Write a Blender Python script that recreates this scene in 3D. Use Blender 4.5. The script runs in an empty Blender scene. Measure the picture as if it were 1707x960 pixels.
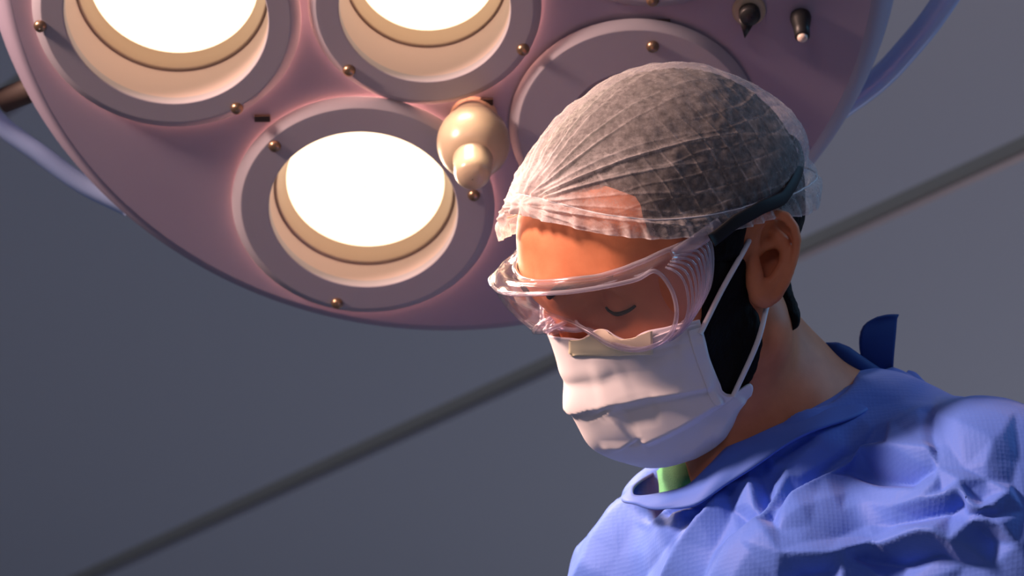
import bpy, math, random
import numpy as np
from mathutils import Vector, Matrix, noise as mnoise

# ------------------------------------------------------------------ camera, world, lights
SC = bpy.context.scene
COL = SC.collection
F, W, H = 4700.0, 1707, 960          # focal length in pixels, frame size
PITCH = math.radians(25.0)
CAM_Z = 0.95
RC = Matrix.Rotation(PITCH, 4, 'X')   # camera-aligned axes (X right, Y away, Z up) -> world
MC = Matrix.Translation((0, 0, CAM_Z)) @ RC
MCn = np.array(MC)

cam = bpy.data.cameras.new('camera')
cam.sensor_width = 36.0
cam.lens = F / W * 36.0
cam.dof.use_dof = True
cam.dof.focus_distance = 1.79
cam.dof.aperture_fstop = 13.0
cam.clip_start = 0.05
co = bpy.data.objects.new('camera', cam)
COL.objects.link(co)
co.matrix_world = MC @ Matrix.Rotation(math.radians(90), 4, 'X')
SC.camera = co

SC.view_settings.view_transform = 'Standard'
SC.view_settings.look = 'None'
SC.cycles.transparent_max_bounces = 24
SC.view_settings.exposure = 0.0
SC.view_settings.gamma = 1.0
SC.view_settings.use_curve_mapping = False

wd = bpy.data.worlds.new('world')
SC.world = wd
wd.use_nodes = True
wd.node_tree.nodes['Background'].inputs[0].default_value = (0.60, 0.63, 0.95, 1)
wd.node_tree.nodes['Background'].inputs[1].default_value = 0.13


def lamp_area(name, pos, target, size, power, color, spread=180, sizey=None):
    d = bpy.data.lights.new(name, 'AREA')
    d.energy = power
    d.color = color
    d.size = size
    if sizey:
        d.shape = 'RECTANGLE'
        d.size_y = sizey
    d.spread = math.radians(spread)
    o = bpy.data.objects.new(name, d)
    COL.objects.link(o)
    p = MC @ Vector(pos)
    t = MC @ Vector(target)
    o.matrix_world = Matrix.Translation(p) @ (t - p).to_track_quat('-Z', 'Y').to_matrix().to_4x4()
    return o


lamp_area('satellite_light', (-1.25, 1.52, 0.82), (0.12, 1.82, -0.04), 0.24, 23.0, (1.0, 0.64, 0.52), 110)
lamp_area('window_light', (1.7, 2.35, 0.95), (0.30, 1.9, -0.1), 0.8, 12.0, (0.22, 0.58, 1.0))
lamp_area('front_fill_light', (-0.75, -0.35, 1.35), (0.1, 1.9, 0.0), 0.7, 4.4, (1.0, 0.74, 0.80))  # soft fill added from the front left, no real lamp there
lamp_area('ceiling_fill_light', (1.9, 4.6, -2.6), (1.0, 5.0, 1.0), 2.2, 11.0, (0.78, 0.82, 1.0))  # unseen light added below the view to brighten the ceiling

# ------------------------------------------------------------------ numpy helpers
f32 = np.float32


def A(*v):
    return np.array(v, dtype=np.float64)


def px(x, y, d):
    """camera-frame point seen at pixel (x, y), at depth d"""
    return A((x - W / 2) / F * d, d, (H / 2 - y) / F * d)


def topx(P):
    P = np.asarray(P)
    return np.stack([W / 2 + F * P[..., 0] / P[..., 1], H / 2 - F * P[..., 2] / P[..., 1]], -1)


def rot(yaw, pit, rol):
    cy, sy = math.cos(yaw), math.sin(yaw)
    cp, sp = math.cos(pit), math.sin(pit)
    cr, sr = math.cos(rol), math.sin(rol)
    return (np.array([[cy, -sy, 0], [sy, cy, 0], [0, 0, 1]]) @ np.array([[1, 0, 0], [0, cp, -sp], [0, sp, cp]])
            @ np.array([[cr, 0, sr], [0, 1, 0], [-sr, 0, cr]]))


def to_world(P):
    P = np.asarray(P, dtype=np.float64)
    return P @ MCn[:3, :3].T + MCn[:3, 3]


def sm_min(a, b, k):
    h = np.maximum(k - np.abs(a - b), 0) / k
    return np.minimum(a, b) - h * h * k * 0.25


def sm_max(a, b, k):
    return -sm_min(-a, -b, k)


def s_ball(P, c, r):
    return np.sqrt(((P - np.asarray(c, dtype=P.dtype)) ** 2).sum(-1)) - r


def s_ell(P, c, r):
    c = np.asarray(c, dtype=P.dtype)
    r = np.asarray(r, dtype=P.dtype)
    q = P - c
    k0 = np.sqrt(((q / r) ** 2).sum(-1)) + 1e-9
    k1 = np.sqrt(((q / (r * r)) ** 2).sum(-1)) + 1e-9
    return k0 * (k0 - 1) / k1


def s_cap(P, a, b, ra, rb=None):
    if rb is None:
        rb = ra
    a = np.asarray(a, dtype=P.dtype)
    b = np.asarray(b, dtype=P.dtype)
    ba = b - a
    t = np.clip(((P - a) @ ba) / (ba @ ba), 0, 1)
    q = P - a - t[..., None] * ba
    return np.sqrt((q * q).sum(-1)) - (ra + (rb - ra) * t)


def s_chain(P, pts, r):
    d = None
    rs = r if hasattr(r, '__len__') else [r] * len(pts)
    for i in range(len(pts) - 1):
        e = s_cap(P, pts[i], pts[i + 1], rs[i], rs[i + 1])
        d = e if d is None else np.minimum(d, e)
    return d


def poly2(Y, Z, poly):
    """signed distance to a 2-D polygon, negative inside"""
    poly = np.asarray(poly, dtype=np.float64)
    n = len(poly)
    d = np.full(Y.shape, 1e9)
    s = np.ones(Y.shape)
    j = n - 1
    for i in range(n):
        ex, ey = poly[j] - poly[i]
        wx, wy = Y - poly[i][0], Z - poly[i][1]
        t = np.clip((wx * ex + wy * ey) / (ex * ex + ey * ey + 1e-18), 0, 1)
        d = np.minimum(d, (wx - ex * t) ** 2 + (wy - ey * t) ** 2)
        c1 = Z >= poly[i][1]
        c2 = Z < poly[j][1]
        c3 = ex * wy > ey * wx
        flip = (c1 & c2 & c3) | (~c1 & ~c2 & ~c3)
        s = np.where(flip, -s, s)
        j = i
    return s * np.sqrt(d)


def surface_nets(fn, lo, hi, h, slack=0.006):
    """mesh the zero level of fn inside a box, evaluating only the blocks near it"""
    lo = np.asarray(lo, dtype=np.float64)
    b = 8
    n = (np.ceil((np.asarray(hi) - lo) / (h * b)).astype(int)) * b
    nb = n // b
    ci = np.stack(np.meshgrid(*[np.arange(k) for k in nb], indexing='ij'), -1).reshape(-1, 3)
    cc = (lo + (ci * b + (b - 1) / 2) * h).astype(f32)
    dc = fn(cc)
    Fv = np.repeat(np.repeat(np.repeat(dc.reshape(nb), b, 0), b, 1), b, 2).astype(f32)
    act = ci[np.abs(dc) < b * h * 0.9 + slack]
    off = np.stack(np.meshgrid(*[np.arange(b)] * 3, indexing='ij'), -1).reshape(-1, 3)
    CH = 400
    for s in range(0, len(act), CH):
        idx = (act[s:s + CH, None, :] * b + off[None]).reshape(-1, 3)
        v = fn((lo + idx * h).astype(f32))
        Fv[idx[:, 0], idx[:, 1], idx[:, 2]] = v
    S = Fv < 0
    nx, ny, nz = S.shape
    cnt = np.zeros((nx - 1, ny - 1, nz - 1), dtype=np.int8)
    for dx in (0, 1):
        for dy in (0, 1):
            for dz in (0, 1):
                cnt += S[dx:nx - 1 + dx, dy:ny - 1 + dy, dz:nz - 1 + dz]
    cells = np.argwhere((cnt > 0) & (cnt < 8))
    vid = np.full(cnt.shape, -1, dtype=np.int32)
    vid[cells[:, 0], cells[:, 1], cells[:, 2]] = np.arange(len(cells))
    acc = np.zeros((len(cells), 3))
    num = np.zeros(len(cells))
    for ax in range(3):
        o = [0, 0, 0]
        o[ax] = 1
        oth = [k for k in range(3) if k != ax]
        for i in (0, 1):
            for j in (0, 1):
                st = np.zeros(3, dtype=int)
                st[oth[0]] = i
                st[oth[1]] = j
                p0 = cells + st
                p1 = p0 + o
                a = Fv[p0[:, 0], p0[:, 1], p0[:, 2]].astype(np.float64)
                c = Fv[p1[:, 0], p1[:, 1], p1[:, 2]].astype(np.float64)
                m = (a < 0) != (c < 0)
                t = np.where(m, a / np.where(m, a - c, 1), 0)
                pos = p0 + t[:, None] * np.array(o)
                acc += np.where(m[:, None], pos, 0)
                num += m
    V = lo + acc / num[:, None] * h
    quads = []
    for ax in range(3):
        sl0 = [slice(None)] * 3
        sl1 = [slice(None)] * 3
        sl0[ax] = slice(0, -1)
        sl1[ax] = slice(1, None)
        a = S[tuple(sl0)]
        c = S[tuple(sl1)]
        e = np.argwhere(a != c)
        u, w = [(1, 2), (2, 0), (0, 1)][ax]
        e = e[(e[:, u] > 0) & (e[:, w] > 0) & (e[:, u] < S.shape[u] - 1) & (e[:, w] < S.shape[w] - 1)]
        du = np.zeros(3, dtype=int)
        dw = np.zeros(3, dtype=int)
        du[u] = 1
        dw[w] = 1
        q = np.stack([vid[tuple((e - du - dw).T)], vid[tuple((e - dw).T)], vid[tuple(e.T)], vid[tuple((e - du).T)]], -1)
        ins = S[tuple(e.T)]
        q = np.where(ins[:, None], q, q[:, ::-1])
        quads.append(q[(q >= 0).all(1)])
    return V, np.concatenate(quads)


# ------------------------------------------------------------------ object helpers
def make_mesh(name, V, Fc, mat, parent=None, smooth=True, loc=None, attrs=None, world=False):
    """one mesh object; V in camera-frame coordinates unless world"""
    Wv = np.asarray(V, dtype=np.float64) if world else to_world(V)
    if parent is not None:
        org = np.array(root_loc[parent_root(parent)])
    else:
        org = np.array(loc) if loc is not None else A(Wv[:, 0].mean(), Wv[:, 1].mean(), Wv[:, 2].min())
    me = bpy.data.meshes.new(name)
    if isinstance(Fc, np.ndarray) and Fc.ndim == 2:
        nv, nf, k = len(Wv), len(Fc), Fc.shape[1]
        me.vertices.add(nv)
        me.vertices.foreach_set('co', (Wv - org).astype(f32).ravel())
        me.loops.add(nf * k)
        me.loops.foreach_set('vertex_index', Fc.astype(np.int32).ravel())
        me.polygons.add(nf)
        me.polygons.foreach_set('loop_start', np.arange(0, nf * k, k, dtype=np.int32))
        me.polygons.foreach_set('loop_total', np.full(nf, k, dtype=np.int32))
        me.update(calc_edges=True)
        me.validate()
    else:
        me.from_pydata([tuple(p) for p in (Wv - org)], [], [tuple(int(i) for i in f) for f in Fc])
        me.update()
    if attrs:
        for an, av in attrs.items():
            a = me.attributes.new(an, 'FLOAT', 'POINT')
            a.data.foreach_set('value', np.asarray(av, dtype=f32))
    me.polygons.foreach_set('use_smooth', [smooth] * len(me.polygons))
    if mat:
        me.materials.append(mat)
    o = bpy.data.objects.new(name, me)
    COL.objects.link(o)
    if parent is not None:
        o.parent = parent
    else:
        o.location = org
        root_loc[o.name] = tuple(org)
    return o


root_loc = {}


def parent_root(o):
    while o.parent:
        o = o.parent
    return o.name


def thing(name, label, cat, loc_world):
    o = bpy.data.objects.new(name, None)
    o.empty_display_size = 0.1
    COL.objects.link(o)
    o.location = loc_world
    root_loc[o.name] = tuple(loc_world)
    o['label'] = label
    o['category'] = cat
    return o


def grid_faces(nu, nv, cu=False, cv=False):
    """quads of an nu x nv vertex grid (index = i*nv + j)"""
    I = np.arange(nu if cu else nu - 1)
    J = np.arange(nv if cv else nv - 1)
    i, j = np.meshgrid(I, J, indexing='ij')
    i2, j2 = (i + 1) % nu, (j + 1) % nv
    return np.stack([i * nv + j, i2 * nv + j, i2 * nv + j2, i * nv + j2], -1).reshape(-1, 4)


def crom(pts, n, closed=False):
    """Catmull-Rom resample of a polyline to n points, even in chord length"""
    P = np.asarray(pts, dtype=np.float64)
    m = len(P)
    if closed:
        Q = np.concatenate([P[-1:], P, P[:2]])
        segs = m
    else:
        Q = np.concatenate([2 * P[:1] - P[1:2], P, 2 * P[-1:] - P[-2:-1]])
        segs = m - 1
    out = []
    K = 24
    for s in range(segs):
        p0, p1, p2, p3 = Q[s:s + 4]
        t = np.linspace(0, 1, K, endpoint=False)[:, None]
        out.append(0.5 * ((2 * p1) + (-p0 + p2) * t + (2 * p0 - 5 * p1 + 4 * p2 - p3) * t ** 2 + (-p0 + 3 * p1 - 3 * p2 + p3) * t ** 3))
    out = np.concatenate(out + [(P[:1] if closed else P[-1:])])
    L = np.r_[0, np.cumsum(np.linalg.norm(np.diff(out, axis=0), axis=1))]
    t = np.linspace(0, L[-1], n + (1 if closed else 0))
    if closed:
        t = t[:-1]
    return np.stack([np.interp(t, L, out[:, k]) for k in range(out.shape[1])], -1)


def tube(pts, r, ns=10, closed=False, flat=None):
    """swept tube; r scalar or list. flat=(ratio, normal) squashes across a normal"""
    P = np.asarray(pts, dtype=np.float64)
    n = len(P)
    rs = np.full(n, r) if np.isscalar(r) else np.asarray(r, dtype=np.float64)
    T = np.gradient(P, axis=0)
    if closed:
        T = np.roll(P, -1, 0) - np.roll(P, 1, 0)
    T /= np.linalg.norm(T, axis=1)[:, None] + 1e-12
    N = np.zeros_like(P)
    up = A(0, 1, 0) if abs(T[0][1]) < 0.9 else A(1, 0, 0)
    if flat is not None:
        up = np.asarray(flat[1], dtype=np.float64)
        up = up[0] if up.ndim == 2 else up
    prev = up - T[0] * (up @ T[0])
    prev /= np.linalg.norm(prev)
    for i in range(n):
        if flat is not None and np.ndim(flat[1]) == 2:
            prev = np.asarray(flat[1][i], dtype=np.float64)
        v = prev - T[i] * (prev @ T[i])
        v /= np.linalg.norm(v) + 1e-12
        N[i] = v
        prev = v
    B = np.cross(T, N)
    a = np.linspace(0, 2 * math.pi, ns, endpoint=False)
    kf = 1.0 if flat is None else flat[0]
    V = P[:, None] + rs[:, None, None] * (N[:, None] * np.cos(a)[None, :, None] * kf + B[:, None] * np.sin(a)[None, :, None])
    V = V.reshape(-1, 3)
    Fc = grid_faces(n, ns, closed, True).tolist()
    if not closed:
        Fc.append(list(range(ns))[::-1])
        Fc.append(list(range((n - 1) * ns, n * ns)))
    return V, Fc


def lathe(profile, center, e1, e2, n, ns=64, cap0=False, cap1=False):
    """profile [(radius, height)] turned about axis n through center"""
    a = np.linspace(0, 2 * math.pi, ns, endpoint=False)
    pr = np.asarray(profile, dtype=np.float64)
    V = (np.asarray(center)[None, None] + pr[:, 0, None, None] * (np.cos(a)[None, :, None] * e1 + np.sin(a)[None, :, None] * e2)
         + pr[:, 1, None, None] * n).reshape(-1, 3)
    Fc = grid_faces(len(pr), ns, False, True)[:, ::-1].tolist()
    if cap0:
        Fc.append(list(range(ns)))
    if cap1:
        Fc.append(list(range((len(pr) - 1) * ns, len(pr) * ns))[::-1])
    return V, Fc


def join(*parts):
    V, Fc, o = [], [], 0
    for v, f in parts:
        V.append(np.asarray(v))
        Fc += [[int(i) + o for i in q] for q in f]
        o += len(v)
    return np.concatenate(V), Fc


# ------------------------------------------------------------------ materials
def mat(name, color, rough=0.6, spec=0.4, metal=0.0, sss=0.0, sss_rad=(1, .3, .15), sss_scale=0.004, sheen=0.0):
    m = bpy.data.materials.new(name)
    m.use_nodes = True
    b = m.node_tree.nodes['Principled BSDF']
    b.inputs['Base Color'].default_value = (*color, 1)
    b.inputs['Roughness'].default_value = rough
    b.inputs['Specular IOR Level'].default_value = spec
    b.inputs['Metallic'].default_value = metal
    b.inputs['Sheen Weight'].default_value = sheen
    if sss:
        b.inputs['Subsurface Weight'].default_value = sss
        b.inputs['Subsurface Radius'].default_value = sss_rad
        b.inputs['Subsurface Scale'].default_value = sss_scale
    return m


def nodes(m):
    nt = m.node_tree
    return nt, nt.nodes, nt.links, nt.nodes.get('Principled BSDF')


def add_noise_color(m, c0, c1, scale, detail=4, lo=0.35, hi=0.65):
    nt, N, L, b = nodes(m)
    tc = N.new('ShaderNodeTexCoord')
    nz = N.new('ShaderNodeTexNoise')
    nz.inputs['Scale'].default_value = scale
    nz.inputs['Detail'].default_value = detail
    cr = N.new('ShaderNodeValToRGB')
    cr.color_ramp.elements[0].position = lo
    cr.color_ramp.elements[1].position = hi
    cr.color_ramp.elements[0].color = (*c0, 1)
    cr.color_ramp.elements[1].color = (*c1, 1)
    L.new(tc.outputs['Object'], nz.inputs['Vector'])
    L.new(nz.outputs['Fac'], cr.inputs['Fac'])
    L.new(cr.outputs['Color'], b.inputs['Base Color'])
    return nz


def add_bump(m, scale, strength, dist=0.001, kind='noise', detail=3, stretch=None):
    nt, N, L, b = nodes(m)
    tc = N.new('ShaderNodeTexCoord')
    if kind == 'noise':
        nz = N.new('ShaderNodeTexNoise')
        nz.inputs['Detail'].default_value = detail
        out = nz.outputs['Fac']
    else:
        nz = N.new('ShaderNodeTexVoronoi')
        nz.inputs['Randomness'].default_value = 0.25
        out = nz.outputs['Distance']
    nz.inputs['Scale'].default_value = scale
    bp = N.new('ShaderNodeBump')
    bp.inputs['Strength'].default_value = strength
    bp.inputs['Distance'].default_value = dist
    if stretch:
        mp = N.new('ShaderNodeMapping')
        mp.inputs['Scale'].default_value = stretch
        mp.inputs['Rotation'].default_value = (0.4, 0.5, 0.6)
        L.new(tc.outputs['Object'], mp.inputs['Vector'])
        L.new(mp.outputs['Vector'], nz.inputs['Vector'])
    else:
        L.new(tc.outputs['Object'], nz.inputs['Vector'])
    L.new(out, bp.inputs['Height'])
    L.new(bp.outputs['Normal'], b.inputs['Normal'])


M_ceiling = mat('ceiling_paint', (0.66, 0.68, 0.74), 0.75, 0.25)
add_bump(M_ceiling, 900, 0.06)
M_groove = mat('groove', (0.42, 0.41, 0.37), 0.9, 0.1)
M_floor = mat('floor_vinyl', (0.35, 0.40, 0.42), 0.5, 0.4)
add_noise_color(M_floor, (0.33, 0.38, 0.40), (0.38, 0.43, 0.45), 60)
M_wall = mat('wall_paint', (0.55, 0.60, 0.62), 0.7, 0.3)

M_shell = mat('lamp_shell', (0.36, 0.31, 0.40), 0.42, 0.45)
add_noise_color(M_shell, (0.35, 0.30, 0.39), (0.37, 0.32, 0.41), 8)
M_ring = mat('lamp_ring', (0.36, 0.34, 0.39), 0.5, 0.4)
add_bump(M_ring, 700, 0.04)
M_well = mat('lamp_well', (0.52, 0.40, 0.38), 0.45, 0.4)
M_lip = mat('lamp_lip', (0.60, 0.47, 0.34), 0.3, 0.5)
M_screw = mat('brass_screw', (0.30, 0.20, 0.13), 0.32, 0.6, 0.85)
M_rail = mat('rail_metal', (0.42, 0.56, 0.90), 0.3, 0.6, 0.1)  # blue tint carries the bluish light on the bars
M_cream = mat('cream_plastic', (0.46, 0.37, 0.255), 0.28, 0.5)
M_black = mat('black_plastic', (0.012, 0.012, 0.013), 0.45, 0.4)
M_clip = mat('clip_brown', (0.055, 0.04, 0.035), 0.6, 0.3)


def emission(name, color, strength):
    m = bpy.data.materials.new(name)
    m.use_nodes = True
    nt = m.node_tree
    nt.nodes.clear()
    e = nt.nodes.new('ShaderNodeEmission')
    e.inputs[0].default_value = (*color, 1)
    e.inputs[1].default_value = strength
    o = nt.nodes.new('ShaderNodeOutputMaterial')
    nt.links.new(e.outputs[0], o.inputs[0])
    return m


M_glow = emission('lamp_glass_glow', (1.0, 0.70, 0.46), 2.6)
M_leak = emission('leak_glow', (1.0, 0.42, 0.30), 18.0)  # glow standing in for lamp light that leaks round the rings

M_skin = mat('skin', (0.65, 0.22, 0.10), 0.52, 0.28, sss=0.08, sss_scale=0.003)
add_noise_color(M_skin, (0.56, 0.185, 0.085), (0.68, 0.245, 0.118), 55, 5, 0.3, 0.7)
add_bump(M_skin, 700, 0.12, 0.0006)
M_hair = mat('dark_hair', (0.005, 0.004, 0.004), 0.7, 0.12)
add_bump(M_hair, 420, 0.6, 0.0015, stretch=(1, 1, 0.12))
M_lash = mat('lash', (0.008, 0.006, 0.005), 0.7, 0.2)

M_gown = mat('gown_blue', (0.085, 0.185, 0.66), 0.62, 0.3, sheen=0.15)
add_bump(M_gown, 330, 0.22, 0.0008, 'voronoi')
M_collar = mat('gown_collar', (0.075, 0.165, 0.60), 0.62, 0.3, sheen=0.1)
add_bump(M_collar, 600, 0.15, 0.0005)
M_tie = mat('tie_navy', (0.015, 0.045, 0.20), 0.65, 0.25)
M_green = mat('scrub_green', (0.085, 0.38, 0.15), 0.8, 0.2, sheen=0.2)
add_bump(M_green, 900, 0.5, 0.001)
M_mask = mat('mask_white', (0.80, 0.76, 0.78), 0.75, 0.2, sheen=0.1)
add_bump(M_mask, 1500, 0.08, 0.0004)
M_tape = mat('tape_cream', (0.82, 0.74, 0.52), 0.6, 0.3)
M_loop = mat('ear_loop_white', (0.74, 0.72, 0.74), 0.7, 0.2)
M_strap = mat('strap_dark', (0.014, 0.014, 0.016), 0.6, 0.2)


def clear_plastic(name, tint=(1, 1, 1), body=0.05, gloss=1.0, rough=0.03, body_col=(0.85, 0.75, 0.85)):
    m = bpy.data.materials.new(name)
    m.use_nodes = True
    nt = m.node_tree
    N, L = nt.nodes, nt.links
    N.clear()
    out = N.new('ShaderNodeOutputMaterial')
    tr = N.new('ShaderNodeBsdfTransparent')
    tr.inputs[0].default_value = (*tint, 1)
    gl = N.new('ShaderNodeBsdfGlossy')
    gl.inputs['Roughness'].default_value = rough
    df = N.new('ShaderNodeBsdfTranslucent')
    df.inputs[0].default_value = (*body_col, 1)
    d2 = N.new('ShaderNodeBsdfDiffuse')
    d2.inputs[0].default_value = (*body_col, 1)
    mb = N.new('ShaderNodeMixShader')
    mb.inputs[0].default_value = 0.5
    L.new(df.outputs[0], mb.inputs[1])
    L.new(d2.outputs[0], mb.inputs[2])
    m1 = N.new('ShaderNodeMixShader')
    m1.inputs[0].default_value = body
    L.new(tr.outputs[0], m1.inputs[1])
    L.new(mb.outputs[0], m1.inputs[2])
    fr = N.new('ShaderNodeFresnel')
    geo = N.new('ShaderNodeNewGeometry')
    ior = N.new('ShaderNodeMapRange')
    ior.inputs['To Min'].default_value = 1.5
    ior.inputs['To Max'].default_value = 1 / 1.5
    L.new(geo.outputs['Backfacing'], ior.inputs['Value'])
    L.new(ior.outputs[0], fr.inputs['IOR'])
    mu = N.new('ShaderNodeMath')
    mu.operation = 'MULTIPLY'
    mu.inputs[1].default_value = gloss
    mu.use_clamp = True
    L.new(fr.outputs[0], mu.inputs[0])
    m2 = N.new('ShaderNodeMixShader')
    L.new(mu.outputs[0], m2.inputs[0])
    L.new(m1.outputs[0], m2.inputs[1])
    L.new(gl.outputs[0], m2.inputs[2])
    L.new(m2.outputs[0], out.inputs[0])
    return m


M_lens = clear_plastic('goggle_lens', (0.97, 0.95, 0.97), 0.02, 1.0, 0.02)
M_frame = clear_plastic('goggle_frame', (0.94, 0.91, 0.95), 0.045, 1.4, 0.05, (0.86, 0.84, 0.93))
M_rim = clear_plastic('goggle_rim', (0.90, 0.86, 0.92), 0.30, 2.0, 0.10, (0.88, 0.87, 0.95))


def cap_material():
    m = bpy.data.materials.new('cap_nonwoven')
    m.use_nodes = True
    nt = m.node_tree
    N, L = nt.nodes, nt.links
    N.clear()
    out = N.new('ShaderNodeOutputMaterial')
    tr = N.new('ShaderNodeBsdfTransparent')
    df = N.new('ShaderNodeBsdfDiffuse')
    df.inputs[0].default_value = (0.86, 0.80, 0.80, 1)
    tl = N.new('ShaderNodeBsdfTranslucent')
    tl.inputs[0].default_value = (0.86, 0.80, 0.80, 1)
    mb = N.new('ShaderNodeMixShader')
    mb.inputs[0].default_value = 0.35
    L.new(df.outputs[0], mb.inputs[1])
    L.new(tl.outputs[0], mb.inputs[2])
    at = N.new('ShaderNodeAttribute')
    at.attribute_name = 'fabric_weight'
    tc = N.new('ShaderNodeTexCoord')
    n1 = N.new('ShaderNodeTexNoise')
    n1.inputs['Scale'].default_value = 260
    n1.inputs['Detail'].default_value = 6
    n1.inputs['Roughness'].default_value = 0.7
    L.new(tc.outputs['Object'], n1.inputs['Vector'])
    n2 = N.new('ShaderNodeTexNoise')
    n2.inputs['Scale'].default_value = 45
    n2.inputs['Detail'].default_value = 4
    n2.inputs['Distortion'].default_value = 1.5
    L.new(tc.outputs['Object'], n2.inputs['Vector'])
    mr = N.new('ShaderNodeMapRange')
    mr.inputs['From Min'].default_value = 0.3
    mr.inputs['From Max'].default_value = 0.7
    mr.inputs['To Min'].default_value = 0.55
    mr.inputs['To Max'].default_value = 1.45
    L.new(n1.outputs['Fac'], mr.inputs['Value'])
    mr2 = N.new('ShaderNodeMapRange')
    mr2.inputs['From Min'].default_value = 0.3
    mr2.inputs['From Max'].default_value = 0.7
    mr2.inputs['To Min'].default_value = 0.85
    mr2.inputs['To Max'].default_value = 1.15
    L.new(n2.outputs['Fac'], mr2.inputs['Value'])
    a = N.new('ShaderNodeMath')
    a.operation = 'MULTIPLY'
    L.new(mr.outputs[0], a.inputs[0])
    L.new(mr2.outputs[0], a.inputs[1])
    b = N.new('ShaderNodeMath')
    b.operation = 'MULTIPLY'
    b.use_clamp = True
    L.new(a.outputs[0], b.inputs[0])
    L.new(at.outputs['Fac'], b.inputs[1])
    mx = N.new('ShaderNodeMixShader')
    L.new(b.outputs[0], mx.inputs[0])
    L.new(tr.outputs[0], mx.inputs[1])
    L.new(mb.outputs[0], mx.inputs[2])
    L.new(mx.outputs[0], out.inputs[0])
    return m


M_cap = cap_material()


# ------------------------------------------------------------------ the room
def box(name, x0, x1, y0, y1, z0, z1, m, kind='structure'):
    V = [(x, y, z) for x in (x0, x1) for y in (y0, y1) for z in (z0, z1)]
    Fc = [(0, 1, 3, 2), (4, 6, 7, 5), (0, 4, 5, 1), (2, 3, 7, 6), (0, 2, 6, 4), (1, 5, 7, 3)]
    o = make_mesh(name, V, Fc, m, smooth=False, world=True)
    o['kind'] = kind
    return o


CEIL = 2.95


def ceil_pt(x, y):
    d = to_world(px(x, y, 1.0)) - A(0, 0, CAM_Z)
    t = (CEIL - CAM_Z) / d[2]
    return d[0] * t, d[1] * t


# the ceiling boards run along one direction; a recessed joint separates each two
s0 = A(*ceil_pt(160, 955))
s1 = A(*ceil_pt(1707, 246))
sd = (s1 - s0) / np.linalg.norm(s1 - s0)
sn = A(-sd[1], sd[0])
BW, GW = 1.25, 0.060
cv, cf = [], []
for k in range(-3, 4):
    o0 = s0 + sn * (k * BW + GW / 2)
    o1 = s0 + sn * ((k + 1) * BW - GW / 2)
    P = [o0 - sd * 7, o0 + sd * 7, o1 + sd * 7, o1 - sd * 7]
    b0 = len(cv)
    cv += [(p[0], p[1], CEIL) for p in P] + [(p[0], p[1], CEIL + 0.03) for p in P]
    cf += [[b0 + i for i in q] for q in ((0, 3, 2, 1), (4, 5, 6, 7), (0, 1, 5, 4), (1, 2, 6, 5), (2, 3, 7, 6), (3, 0, 4, 7))]
ceil = make_mesh('ceiling', cv, cf, M_ceiling, smooth=False, world=True)
ceil['kind'] = 'structure'
for k, nm in ((0, 'trim_1'), (1, 'trim_2'), (-1, 'trim_3')):
    o0 = s0 + sn * (k * BW - GW / 2 - 0.004)
    o1 = s0 + sn * (k * BW + GW / 2 + 0.004)
    P = [o0 - sd * 7, o0 + sd * 7, o1 + sd * 7, o1 - sd * 7]
    V = [(p[0], p[1], CEIL + 0.012) for p in P] + [(p[0], p[1], CEIL + 0.018) for p in P]
    g = make_mesh(nm, V, [(0, 3, 2, 1), (4, 5, 6, 7), (0, 1, 5, 4), (1, 2, 6, 5), (2, 3, 7, 6), (3, 0, 4, 7)], M_groove, smooth=False, world=True)
    g['kind'] = 'structure'
box('floor', -4, 4, -2.5, 7, -0.05, 0, M_floor)
box('wall_back', -4, 4, 7, 7.1, 0, CEIL, M_wall)

# ------------------------------------------------------------------ the surgical light
LD = 2.12
TILT = math.radians(36.5)
LN = A(0, -math.cos(TILT), -math.sin(TILT))     # the way the light faces
LC = px(737, -84, LD) + LN * 0.047
L1 = A(1, 0, 0)
L2 = np.cross(LN, L1)                           # up in the plate
L2 = L2 if L2[2] > 0 else -L2
LR = 765 / F * LD


def lamp_ab(x, y, h=0.0):
    d = px(x, y, 1.0)
    c = LC + LN * h
    t = (c @ LN) / (d @ LN)
    q = d * t - c
    return q @ L1, q @ L2, t


def lp(a, b, c=0.0):
    return LC + L1 * a + L2 * b + LN * c


lamp = thing('surgical_light', 'large round lilac-white operating light with glowing round lamps, hanging behind the masked man',
             'surgical light', to_world(LC))
# shell: face plate, rolled rim, domed back
prof = [(LR * 0.925, 0.0), (LR * 0.942, -0.0025), (LR * 0.962, -0.010), (LR * 0.982, -0.022), (LR * 0.996, -0.037), (LR, -0.050), (LR * 0.994, -0.062),
        (LR * 0.96, -0.075), (LR * 0.88, -0.105), (LR * 0.7, -0.135), (LR * 0.4, -0.155), (LR * 0.12, -0.16), (0.0005, -0.16)]
prof = [prof[0]] + list(crom(prof, 60))
V, Fc = lathe(prof, LC, L1, L2, LN, 200)
MODS = [  # centre px, outer radius px, opening radius px, recess depth, lit, screw px
    ((278, 23), 224, 170, 0.036, True, [(67, 43), (395, 180), (330, -120)]),
    ((708, 9), 195, 143, 0.040, True, [(582, 117), (872, 82), (690, -140)]),
    ((606, 345), 219, 157, 0.021, True, [(458, 243), (790, 325), (562, 505)]),
    ((1056, 209), 207, 112, 0.030, False, [(1088, 77), (905, 270), (1190, 290)]),
    ((1092, -172), 212, 155, 0.030, False, [(1088, 0), (920, -230), (1250, -240)]),
]
shell = make_mesh('housing', V, Fc, M_shell, lamp)
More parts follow.
